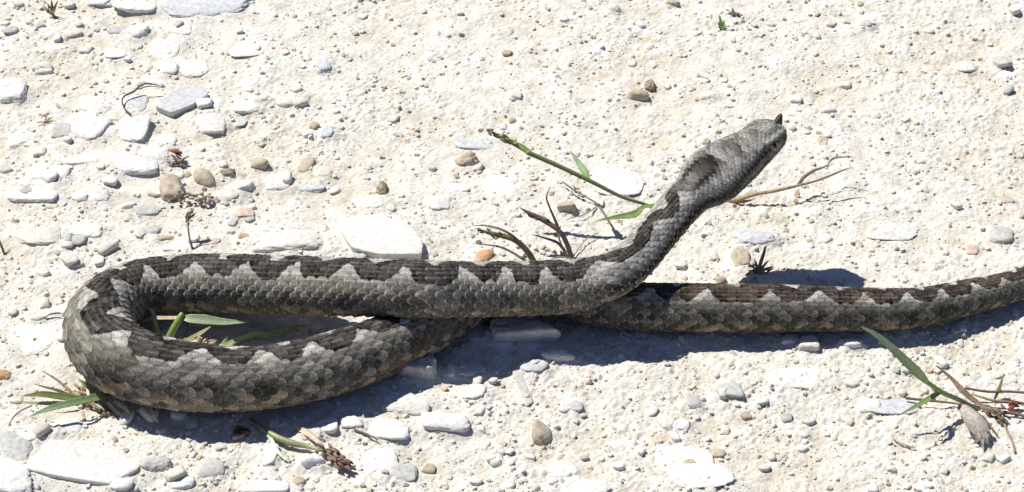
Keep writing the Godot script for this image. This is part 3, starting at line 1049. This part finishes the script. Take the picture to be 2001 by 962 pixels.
var tint_cache := {}
func tinted(m: ArrayMesh, tone: String) -> ArrayMesh:
	var key := "%d %s" % [m.get_instance_id(), tone]
	if not tint_cache.has(key):
		var a := m.surface_get_arrays(0)
		var c: PackedColorArray = a[Mesh.ARRAY_COLOR]
		var t: Color = TONES[tone]
		for i in c.size():
			c[i] = Color(c[i].r * t.r, c[i].g * t.g, c[i].b * t.b)
		a[Mesh.ARRAY_COLOR] = c
		var o := ArrayMesh.new()
		o.add_surface_from_arrays(Mesh.PRIMITIVE_TRIANGLES, a)
		tint_cache[key] = o
	return tint_cache[key]

func build_grit():
	# grains too many to count, in a few shapes
	var f := FastNoiseLite.new()
	f.seed = 77
	f.frequency = 1.0
	for kind in 3:
		var mm := MultiMesh.new()
		mm.transform_format = MultiMesh.TRANSFORM_3D
		mm.use_colors = true
		mm.mesh = rock_mesh(rock_planes(7700 + kind, 5), 5.0 + 3.0 * kind, Vector3.ONE, 70 + kind, 0.3, Color.WHITE, 2)
		var count := 6000
		mm.instance_count = count
		for i in count:
			var px := rng.randf_range(-40, 2041)
			var py := rng.randf_range(-30, 992)
			if rng.randf() > clampf(0.45 + f.get_noise_2d(px * 0.004, py * 0.007) * 1.3, 0.1, 1.0):
				px = rng.randf_range(-40, 2041)
				py = rng.randf_range(-30, 992)
			var p := on_ground(px, py)
			var r := (1.2 + 4.2 * pow(rng.randf(), 5.0)) * U
			var b := Basis.from_euler(Vector3(rng.randf() * 0.6, rng.randf() * TAU, rng.randf() * 0.6)).scaled_local(Vector3(r * rng.randf_range(0.8, 1.3), r * rng.randf_range(0.5, 0.9), r))
			mm.set_instance_transform(i, Transform3D(b, p + Vector3.UP * r * rng.randf_range(-0.35, 0.25)))
			var t := rng.randf()
			var c: Color = Color(0.70, 0.67, 0.61)
			if t < 0.34:
				c = TONES.pale
			elif t < 0.40:
				c = TONES.pale * 0.88
			elif t < 0.54:
				c = TONES.tan * 1.3
			elif t < 0.57:
				c = TONES.pink
			c *= rng.randf_range(0.88, 1.08)
			c.a = 1.0
			mm.set_instance_color(i, c)
		var o := MultiMeshInstance3D.new()
		o.name = numbered("grit")
		o.multimesh = mm
		o.material_override = stone_mat
		add_child(o)
		o.set_meta("kind", "stuff")
		tag(o, ["fine rounded grit strewn over the pale soil", "fine blunt grit strewn over the pale soil", "fine angular grit strewn over the pale soil"][kind], "grit")

# ---------------------------------------------------------------- plants
func stalk(pts: Array, flat: float, c0: Color, c1: Color, face := Vector3(0, 0.8, 0.6), sides := 10) -> ArrayMesh:   # a tapering stem or blade through [x, y, height, width] on the photograph
	var p := PackedVector3Array()
	var w := PackedFloat32Array()
	var n := pts.size()
	var cp := PackedVector3Array()
	for q in pts:
		var s := at(q[0], q[1], q[2])
		s.y += ground_lift
		cp.append(s)
	for i in n - 1:
		for k in 10:
			var t := k / 10.0
			p.append(cp[i].cubic_interpolate(cp[i + 1], cp[maxi(i - 1, 0)], cp[mini(i + 2, n - 1)], t))
			w.append(lerpf(pts[i][3], pts[i + 1][3], t) * 0.4 * U)
	p.append(cp[n - 1])
	w.append(pts[n - 1][3] * 0.4 * U)
	var v := PackedVector3Array()
	var c := PackedColorArray()
	var ix := PackedInt32Array()
	var m := p.size()
	for i in m:
		var T := (p[mini(i + 1, m - 1)] - p[maxi(i - 1, 0)]).normalized()
		var side := T.cross(face).normalized()
		var up := side.cross(T).normalized()
		for k in sides:
			var a := TAU * k / sides
			var fold := absf(cos(a)) * w[i] * (1.0 - flat) * 0.0 + (absf(cos(a)) * w[i] * 0.35 if flat < 0.5 else 0.0)
			v.append(p[i] - origin + side * cos(a) * w[i] + up * (sin(a) * w[i] * flat + fold))
			var f := float(i) / (m - 1)
			var cc := c0.lerp(c1, f)
			if flat < 0.5 and absf(cos(a)) < 0.4:
				cc = cc.lerp(cc * 1.35, 0.6)
			cc *= 0.9 + 0.2 * hash2(i * 3, k * 7 + int(pts[0][0]))
			cc.a = 1.0
			c.append(cc)
	for i in m - 1:
		for k in sides:
			var a := i * sides + k
			var b := i * sides + (k + 1) % sides
			ix.append_array([a, b, a + sides, b, b + sides, a + sides])
	var e := v.size()
	v.append(p[0] - origin)
	v.append(p[m - 1] - origin)
	c.append(c0)
	c.append(c1)
	for k in sides:
		ix.append_array([e, (k + 1) % sides, k, e + 1, (m - 1) * sides + k, (m - 1) * sides + (k + 1) % sides])
	return arrays_mesh(v, normals_of(v, ix), c, ix)

var origin := Vector3.ZERO
var ground_lift := 0.0
func plant(called: String, label: String, category: String, px: float, py: float) -> Node3D:
	origin = on_ground(px, py)
	ground_lift = origin.y
	return thing(called, label, category, origin)

func spikelets(a: Array, b: Array, count: int, size: float, c0: Color, c1: Color, sd: int, wide := 1.0, long := 1.9) -> ArrayMesh:   # a seed head: grains packed along a line
	var st := SurfaceTool.new()
	st.begin(Mesh.PRIMITIVE_TRIANGLES)
	var r := RandomNumberGenerator.new()
	r.seed = sd
	var pa := at(a[0], a[1], a[2])
	var pb := at(b[0], b[1], b[2])
	var T := (pb - pa).normalized()
	var s := icosphere(1)
	for i in count:
		var t := float(i) / count
		var c := pa.lerp(pb, t) + Vector3(r.randfn(), r.randfn(), r.randfn()) * size * 0.45 * wide * U * (1.0 - 0.5 * t)
		c.y += ground_lift
		var ax := (T + Vector3(r.randfn(), r.randfn(), r.randfn()) * 0.3).normalized()
		var sx := ax.cross(Vector3.UP).normalized()
		var sz := sx.cross(ax)
		var col := c0.lerp(c1, clampf(t + r.randf_range(-0.35, 0.35), 0, 1))
		for k in s[1].size():
			var q: Vector3 = s[0][s[1][k]]
			st.set_color(col)
			st.set_normal((ax * q.x * 0.5 + sx * q.y + sz * q.z).normalized())
			st.add_vertex(c - origin + (ax * q.x * long + sx * q.y * 0.6 + sz * q.z * 0.6) * size * 0.5 * U)
	return st.commit()

func build_plants():
	var green := Color(0.23, 0.30, 0.105)
	var lime := Color(0.30, 0.41, 0.14)
	var blue_green := Color(0.32, 0.40, 0.26)
	var purple := Color(0.23, 0.16, 0.14)
	var red := Color(0.40, 0.27, 0.22)
	var straw := Color(0.62, 0.50, 0.33)
	var dun := Color(0.34, 0.26, 0.195)
	var ash := Color(0.36, 0.33, 0.30)

	# the green stem behind the neck
	var g := plant("seeding_grass", "green grass stem with seed head leaning left behind the snake's neck", "grass", 1262, 452)
	part("stem", stalk([[1262, 452, -4, 8], [1274, 420, 40, 8], [1270, 401, 62, 8], [1215, 382, 84, 9], [1155, 352, 112, 11], [1090, 321, 140, 12], [1030, 295, 165, 13]], 0.9, purple.lerp(green, 0.2), green), plant_mat, g)
	part("leaf", stalk([[1040, 300, 160, 12], [1020, 286, 170, 16], [1000, 276, 178, 12], [975, 264, 190, 3]], 0.45, lime, green), plant_mat, g)
	part("seed_head", spikelets([1010, 282, 176], [955, 252, 200], 26, 8.0, green, Color(0.17, 0.11, 0.06), 3), plant_mat, g)
	part("leaf", stalk([[1152, 350, 114, 4], [1144, 336, 122, 18], [1128, 312, 136, 12], [1114, 292, 150, 1]], 0.12, lime, blue_green * 1.5), plant_mat, g)
	part("leaf", stalk([[1278, 400, 66, 9], [1258, 402, 66, 10], [1240, 416, 62, 19], [1210, 421, 60, 13], [1166, 429, 58, 1]], 0.12, lime, green), plant_mat, g)

	# red brown tufts on the far side of the body
	g = plant("dry_tuft", "red brown grass tuft with green tip just over the snake's back, leftmost of two", "grass", 1050, 524)
	part("stem", stalk([[1052, 526, -6, 15], [1032, 490, 32, 15], [1006, 466, 56, 14], [970, 455, 70, 12], [940, 448, 78, 3]], 0.6, red, green * 0.8), dry_mat, g)
	part("leaf", stalk([[1040, 506, 14, 8], [1012, 468, 58, 8], [985, 448, 80, 6], [950, 438, 90, 4], [922, 438, 92, 1]], 0.4, red, purple * 1.2), dry_mat, g)
	part("leaf", stalk([[1034, 512, 10, 7], [1000, 490, 30, 6], [970, 478, 44, 5], [922, 473, 50, 1]], 0.4, red, purple * 1.2), dry_mat, g)
	part("seed_head", spikelets([985, 460, 66], [932, 446, 80], 14, 7.0, green * 0.9, purple, 4), dry_mat, g)
	g = plant("dry_tuft", "forked red brown grass tuft casting a shadow beside the green stem, rightmost of two", "grass", 1118, 506)
	part("stem", stalk([[1118, 508, -4, 13], [1108, 476, 26, 12], [1092, 450, 52, 12], [1060, 428, 72, 14], [1035, 416, 84, 10], [1016, 405, 94, 1]], 0.6, red, purple), dry_mat, g)
	part("leaf", stalk([[1098, 460, 44, 8], [1086, 432, 70, 7], [1074, 404, 96, 5], [1068, 384, 114, 4], [1076, 362, 134, 1]], 0.5, red, dun), dry_mat, g)
	part("leaf", stalk([[1104, 490, 10, 8], [1090, 474, 26, 7], [1070, 466, 34, 6], [1040, 458, 42, 1]], 0.5, red, dun), dry_mat, g)
	part("leaf", stalk([[1100, 484, 14, 5], [1092, 462, 30, 5], [1096, 440, 44, 2]], 0.5, red, dun), dry_mat, g)
	part("leaf", stalk([[1112, 504, 4, 5], [1090, 502, 8, 4], [1064, 512, 6, 1]], 0.5, dun, straw), dry_mat, g)
	part("leaf", stalk([[1120, 500, 4, 4], [1146, 466, 10, 3], [1172, 454, 10, 1]], 0.5, straw, straw), dry_mat, g)
	part("seed_head", spikelets([1066, 432, 68], [1034, 420, 80], 10, 7.0, green, purple, 5), dry_mat, g)
	g = plant("dry_twig", "thin forked dry twig lying below the green stem", "twig", 1168, 404)
	part("twig", stalk([[1100, 360, 10, 4], [1122, 376, 10, 5], [1150, 392, 8, 4], [1168, 404, 4, 5], [1186, 430, 2, 5], [1200, 452, 2, 3]], 0.8, dun * 0.8, ash * 0.7), dry_mat, g)
	part("twig", stalk([[1166, 408, 4, 4], [1140, 424, 5, 3], [1104, 434, 4, 1]], 0.8, straw, straw), dry_mat, g)
	part("node", spikelets([1122, 374, 10], [1136, 384, 10], 6, 6.0, dun, straw, 6), dry_mat, g)
	part("node", spikelets([1163, 398, 5], [1172, 410, 4], 6, 6.0, straw, dun, 7), dry_mat, g)

	# the straw stalk right of the neck
	g = plant("straw_stalk", "forked straw coloured stalk with brown tips right of the snake's neck", "grass", 1422, 388)
	part("stem", stalk([[1410, 388, -2, 12], [1440, 390, 8, 12], [1475, 380, 18, 10], [1520, 372, 28, 9], [1562, 362, 36, 7], [1600, 352, 44, 6], [1640, 336, 54, 5], [1664, 327, 60, 1]], 0.7, straw, dun), dry_mat, g)
	part("branch", stalk([[1560, 360, 36, 7], [1572, 346, 44, 9], [1590, 334, 50, 8], [1612, 326, 54, 4], [1632, 320, 56, 1]], 0.6, dun, ash), dry_mat, g)
	part("branch", stalk([[1618, 322, 54, 2], [1628, 310, 62, 6], [1648, 307, 66, 4], [1668, 307, 68, 1]], 0.6, ash, dun), dry_mat, g)
	part("leaf", stalk([[1412, 388, 0, 11], [1432, 392, 3, 12], [1456, 394, 4, 8], [1476, 388, 6, 1]], 0.3, straw, straw * 0.8), dry_mat, g)

	# the green shoot in the lower right and the litter at its foot
	g = plant("grass_shoot", "green grass shoot with two blades in the lower right foreground", "grass", 1914, 800)
	part("stem", stalk([[1918, 804, -6, 11], [1880, 782, 26, 12], [1840, 764, 60, 12], [1806, 740, 92, 11]], 0.9, purple.lerp(green, 0.6), lime), plant_mat, g)
	part("leaf", stalk([[1812, 745, 88, 12], [1790, 724, 116, 24], [1755, 690, 156, 20], [1715, 655, 196, 12], [1682, 636, 220, 1]], 0.14, lime * 1.15, blue_green * 1.25), plant_mat, g)
	part("leaf", stalk([[1806, 730, 100, 6], [1786, 714, 120, 10], [1750, 686, 154, 7], [1720, 662, 184, 1]], 0.3, green, lime), plant_mat, g)
	part("leaf", stalk([[1842, 762, 62, 9], [1818, 776, 58, 13], [1790, 792, 50, 9], [1760, 808, 42, 1]], 0.16, lime, green), plant_mat, g)
	g = plant("dead_leaf", "grey withered leaf lying under the green shoot, frayed at its lower end", "leaf", 1920, 840)
	part("leaf", stalk([[1872, 794, 16, 8], [1886, 802, 22, 26], [1900, 820, 24, 42], [1914, 838, 18, 46], [1922, 850, 12, 36]], 0.05, ash * 1.5, ash * 1.25), dry_mat, g)
	for q in [[1904, 868, 15], [1920, 878, 13], [1932, 870, 15], [1944, 860, 10]]:
		part("frayed_strip", stalk([[1916 + (q[0] - 1922) * 0.5, 842, 16, q[2]], [(q[0] + 1920) * 0.5, 856, 11, q[2]], [q[0], q[1], 3, 2]], 0.15, ash * 1.35, ash * 0.9), dry_mat, g)
	g = plant("dry_twigs", "brown dry twigs and red bits around the foot of the green shoot", "twig", 1950, 800)
	part("twig", stalk([[1770, 778, 14, 6], [1810, 782, 14, 6], [1850, 786, 10, 5], [1880, 790, 6, 4]], 0.8, purple, dun), dry_mat, g)
	part("twig", stalk([[1886, 758, 22, 5], [1930, 765, 20, 6], [1975, 765, 20, 6], [2012, 768, 20, 6]], 0.8, purple, purple * 1.3), dry_mat, g)
	part("twig", stalk([[1830, 714, 66, 3], [1858, 738, 42, 8], [1880, 762, 24, 15], [1906, 784, 8, 12], [1930, 796, 2, 3]], 0.3, straw * 0.9, Color(0.42, 0.27, 0.2)), dry_mat, g)
	part("twig", stalk([[1900, 770, 14, 4], [1940, 782, 14, 6], [1975, 786, 12, 5], [2008, 792, 10, 3]], 0.7, straw * 0.8, Color(0.34, 0.2, 0.15)), dry_mat, g)
	part("twig", stalk([[1916, 796, 6, 8], [1950, 804, 8, 8], [1985, 808, 8, 8], [2010, 816, 6, 6]], 0.7, red, purple), dry_mat, g)
	part("twig", stalk([[1920, 812, 6, 4], [1934, 830, 8, 5], [1950, 850, 6, 3]], 0.7, purple, dun), dry_mat, g)
	part("twig", stalk([[1958, 808, 6, 5], [1966, 836, 6, 6], [1978, 862, 4, 4], [1984, 884, 2, 6]], 0.5, straw * 0.8, dun * 1.4), dry_mat, g)
	part("green_tip", stalk([[1944, 780, 6, 4], [1952, 762, 22, 8], [1958, 744, 38, 6], [1962, 730, 50, 1]], 0.3, green, straw), plant_mat, g)
	part("clump", spikelets([1940, 806, 4], [1965, 830, 3], 40, 9.0, dun * 0.8, purple, 8, 2.2), dry_mat, g)
	part("bud", spikelets([1976, 794, 10], [1990, 788, 14], 9, 9.0, Color(0.3, 0.1, 0.08), Color(0.34, 0.14, 0.1), 9), dry_mat, g)
	g = plant("straw_thread", "thin pale straw thread lying left of the dead leaf", "twig", 1765, 870)
	part("stem", stalk([[1742, 852, 3, 3], [1756, 866, 4, 4], [1790, 878, 3, 3]], 0.8, straw * 1.1, straw), dry_mat, g)

	# the tuft under the left loop
	g = plant("grass_tuft", "grass tuft with green and dead blades sticking out under the left loop", "grass", 205, 785)
	part("leaf", stalk([[222, 762, 18, 14], [190, 774, 34, 19], [150, 783, 44, 17], [100, 795, 46, 14], [56, 812, 36, 1]], 0.15, lime * 0.8, blue_green * 0.9), plant_mat, g)
	part("leaf", stalk([[160, 778, 40, 14], [120, 773, 48, 16], [80, 768, 56, 14], [42, 772, 56, 1]], 0.15, green, Color(0.22, 0.2, 0.07)), plant_mat, g)
	part("leaf", stalk([[130, 786, 34, 12], [90, 786, 40, 9], [55, 785, 40, 6], [28, 781, 44, 1]], 0.2, green, straw), plant_mat, g)
	part("leaf", stalk([[186, 762, 16, 12], [170, 752, 24, 12], [152, 738, 34, 2]], 0.2, green, lime), plant_mat, g)
	part("leaf", stalk([[134, 770, 30, 9], [110, 760, 40, 7], [86, 754, 46, 4], [66, 748, 50, 1]], 0.4, dun, purple), dry_mat, g)
	part("leaf", stalk([[140, 766, 26, 9], [118, 746, 40, 6], [98, 732, 50, 4], [80, 722, 56, 1]], 0.4, straw, dun), dry_mat, g)
	part("leaf", stalk([[62, 790, 42, 5], [40, 800, 36, 4], [26, 812, 26, 4], [16, 828, 12, 1]], 0.5, ash * 1.3, dun), dry_mat, g)
	part("leaf", stalk([[222, 782, 22, 8], [244, 796, 24, 9], [254, 812, 14, 4]], 0.3, straw * 1.5, straw), dry_mat, g)
	part("leaf", stalk([[210, 784, 24, 7], [232, 806, 18, 7], [250, 808, 12, 3]], 0.3, straw * 1.4, dun), dry_mat, g)
	part("leaf", stalk([[282, 786, 24, 16], [296, 806, 22, 13], [308, 824, 10, 2]], 0.2, Color(0.34, 0.2, 0.06), straw * 1.5), dry_mat, g)
	part("leaf", stalk([[188, 792, 10, 14], [200, 802, 8, 12], [206, 812, 4, 3]], 0.3, blue_green, blue_green), plant_mat, g)
	part("stub", stalk([[158, 800, 0, 12], [164, 820, 0, 10], [170, 848, -2, 6]], 0.6, straw, straw * 0.8), dry_mat, g)
	part("clump", spikelets([148, 764, 18], [210, 806, 6], 46, 9.0, straw, dun, 10, 2.4), dry_mat, g)

	# grass inside the loop
	g = plant("grass_tuft", "grass tuft growing inside the snake's loop, with one broad pale blade", "grass", 330, 668)
	part("stem", stalk([[318, 690, -8, 17], [332, 652, 26, 18], [348, 622, 52, 16], [356, 608, 62, 10]], 0.8, green * 1.2, lime), plant_mat, g)
	part("leaf", stalk([[356, 617, 54, 8], [372, 620, 54, 22], [400, 622, 52, 24], [440, 626, 48, 16], [490, 625, 48, 1]], 0.12, blue_green * 1.15, blue_green * 1.1), plant_mat, g)
	part("leaf", stalk([[350, 618, 54, 9], [322, 618, 50, 9], [296, 619, 46, 10], [276, 628, 34, 3]], 0.3, straw * 1.5, ash * 1.5), dry_mat, g)
	part("leaf", stalk([[312, 664, 0, 12], [304, 632, 30, 11], [298, 608, 50, 9], [288, 598, 58, 8], [272, 600, 60, 1]], 0.4, green, straw * 1.2), plant_mat, g)
	part("leaf", stalk([[354, 666, 2, 9], [374, 658, 12, 12], [394, 646, 22, 9], [412, 634, 30, 1]], 0.2, lime, straw), plant_mat, g)
	part("leaf", stalk([[360, 660, 2, 8], [378, 616, 24, 9], [396, 582, 46, 7]], 0.4, dun, dun * 1.2), dry_mat, g)
	part("stub", stalk([[386, 666, 0, 12], [390, 655, 10, 13]], 0.5, straw * 1.6, straw * 1.6), dry_mat, g)
	part("stub", stalk([[394, 666, 0, 7], [402, 660, 8, 6], [406, 656, 12, 2]], 0.5, straw * 1.6, straw), dry_mat, g)
	part("stub", stalk([[268, 622, 8, 9], [266, 596, 34, 7], [274, 580, 46, 3]], 0.5, Color(0.2, 0.1, 0.04), dun), dry_mat, g)
	g = plant("lone_grass", "single green blade lying in the shaded gap of the loop", "grass", 440, 668)
	part("leaf", stalk([[432, 674, 0, 10], [470, 656, 12, 13], [505, 646, 18, 14], [520, 648, 18, 13], [560, 636, 22, 10], [610, 630, 24, 1]], 0.2, lime.lerp(straw, 0.4), green), plant_mat, g)
	part("stub", stalk([[434, 670, 0, 10], [440, 660, 8, 12], [443, 650, 16, 8]], 0.6, blue_green, blue_green * 1.2), plant_mat, g)

	# foreground stalk with its dried head
	g = plant("grass_stalk", "pale green stalk lying from the loop's shadow to a dried brown flower head", "grass", 560, 872)
	part("stem", stalk([[490, 820, 6, 6], [512, 838, 12, 12], [540, 856, 14, 15], [570, 868, 12, 16], [600, 874, 10, 12], [634, 884, 12, 5]], 0.7, green * 0.6, blue_green.lerp(straw, 0.5)), plant_mat, g)
	part("leaf", stalk([[524, 852, 12, 9], [534, 868, 8, 9], [544, 886, 8, 8], [560, 898, 6, 14], [566, 906, 4, 1]], 0.25, blue_green * 1.1, blue_green * 1.3), plant_mat, g)
	part("leaf", stalk([[576, 838, 10, 6], [600, 848, 14, 16], [620, 864, 14, 12], [636, 882, 12, 2]], 0.15, straw * 1.5, ash * 1.6), dry_mat, g)
	part("flower_head", spikelets([634, 882, 16], [684, 914, 14], 70, 8.5, Color(0.42, 0.32, 0.25), Color(0.28, 0.20, 0.17), 11, 1.9), dry_mat, g)
	g = plant("dry_straw", "short dark straw lying against the wide dusty white foreground stone", "twig", 720, 856)
	part("stem", stalk([[692, 848, 4, 5], [715, 856, 5, 5], [740, 868, 3, 2]], 0.7, dun * 0.7, dun), dry_mat, g)

	# small things on the far soil
	g = plant("sprout", "green and brown sprout at the top edge, left corner, casting a dark shadow", "plant", 102, 26)
	for q in [[92, 4, 30], [84, 8, 24], [100, -2, 40], [108, 6, 34], [96, 12, 22], [112, 0, 40], [104, 14, 18]]:
		part("leaf", stalk([[102, 26, 0, 4], [(q[0] + 102) * 0.5, q[1] + 12, q[2] * 0.6, 9], [q[0], q[1], q[2], 2]], 0.3, dun, Color(0.2, 0.19, 0.05)), plant_mat, g)
	g = plant("seedling", "tiny bright green seedling with its shadow near the top edge, right of the middle", "plant", 1412, 62)
	for q in [[1406, 30, 28], [1416, 40, 18], [1403, 44, 16], [1420, 50, 12], [1404, 54, 8]]:
		part("leaf", stalk([[1411, 60, 0, 4], [(q[0] + 1411) * 0.5, (q[1] + 58) * 0.5, q[2] * 0.5, 9], [q[0], q[1], q[2], 2]], 0.3, green, lime), plant_mat, g)
	g = plant("dark_crumb", "dark dry crumb of plant behind the tiny seedling", "plant litter", 1440, 32)
	part("clump", spikelets([1428, 28, 2], [1448, 34, 2], 16, 8.0, ash, dun * 0.8, 12, 1.3), dry_mat, g)
	g = plant("withered_tuft", "small withered grey tuft behind the tail at the edge of the head's shadow", "plant", 1480, 538)
	part("stem", stalk([[1480, 542, -2, 9], [1486, 518, 18, 9], [1492, 500, 34, 8], [1496, 484, 48, 4]], 0.6, dun * 1.2, ash), dry_mat, g)
	for q in [[1502, 512, 20], [1468, 522, 14], [1510, 524, 12], [1474, 508, 22], [1462, 532, 6]]:
		part("leaf", stalk([[1482, 538, 0, 6], [(q[0] + 1482) * 0.5, (q[1] + 534) * 0.5, q[2] * 0.6, 7], [q[0], q[1], q[2], 2]], 0.4, dun * 1.2, ash), dry_mat, g)
	part("clump", spikelets([1464, 536, 3], [1500, 530, 4], 22, 7.0, dun * 1.3, ash, 13, 1.8), dry_mat, g)
	g = plant("curled_twig", "thin brown twig curled like a hook in the upper left gravel", "twig", 246, 222)
	part("twig", stalk([[256, 231, 3, 4], [244, 220, 5, 4], [239, 206, 8, 4], [244, 195, 10, 5], [262, 186, 12, 6], [275, 175, 16, 5], [292, 171, 18, 4], [320, 178, 12, 1]], 0.8, dun * 0.7, purple), dry_mat, g)
	part("twig", stalk([[270, 182, 12, 3], [292, 176, 12, 3], [318, 179, 10, 1]], 0.8, purple, dun), dry_mat, g)
	g = plant("thin_stem", "thin upright dry stem with crumbly top just behind the snake's back", "twig", 374, 492)
	part("stem", stalk([[377, 494, -2, 6], [371, 474, 16, 5], [368, 452, 34, 4], [367, 430, 52, 4]], 0.8, dun, dun * 1.3), dry_mat, g)
	part("clump", spikelets([366, 432, 50], [376, 422, 56], 10, 8.0, Color(0.3, 0.22, 0.12), dun, 14), dry_mat, g)
	g = plant("orange_scrap", "orange dry scrap of plant in the upper left gravel", "plant litter", 88, 238)
	for q in [[70, 242], [104, 230], [92, 222], [110, 238]]:
		part("stem", stalk([[88, 240, 2, 5], [(q[0] + 88) * 0.5, (q[1] + 238) * 0.5, 6, 4], [q[0], q[1], 8, 1]], 0.6, Color(0.4, 0.24, 0.1), straw), dry_mat, g)
	g = plant("dry_flower", "orange brown dry flower above a grey withered clump among the left stones", "plant litter", 345, 325)
	part("petals", spikelets([338, 296, 18], [352, 300, 18], 14, 9.0, Color(0.42, 0.18, 0.08), Color(0.34, 0.16, 0.08), 15), dry_mat, g)
	part("clump", spikelets([332, 322, 6], [362, 318, 8], 26, 7.0, ash * 1.3, dun, 16, 1.4), dry_mat, g)
	g = plant("thin_stem", "dark thin stem cut by the left edge of the photo", "twig", 4, 492)
	part("stem", stalk([[8, 494, 0, 6], [2, 478, 14, 6], [-6, 458, 30, 4]], 0.8, dun * 0.7, dun), dry_mat, g)
	g = plant("fallen_straw", "short brown straw lying on the soil left of the loop by a white pebble", "twig", 100, 622)
	part("stem", stalk([[88, 628, 3, 3], [100, 620, 5, 4], [118, 618, 8, 2]], 0.8, dun, dun), dry_mat, g)
	g = plant("crumb_heap", "heap of brown soil crumbs among the tan stones left of the middle", "clod of earth", 370, 400)
	part("crumbs", spikelets([340, 396, 2], [420, 396, 2], 70, 11.0, Color(0.48, 0.40, 0.30), Color(0.62, 0.56, 0.46), 17, 2.6, 0.7), dry_mat, g)
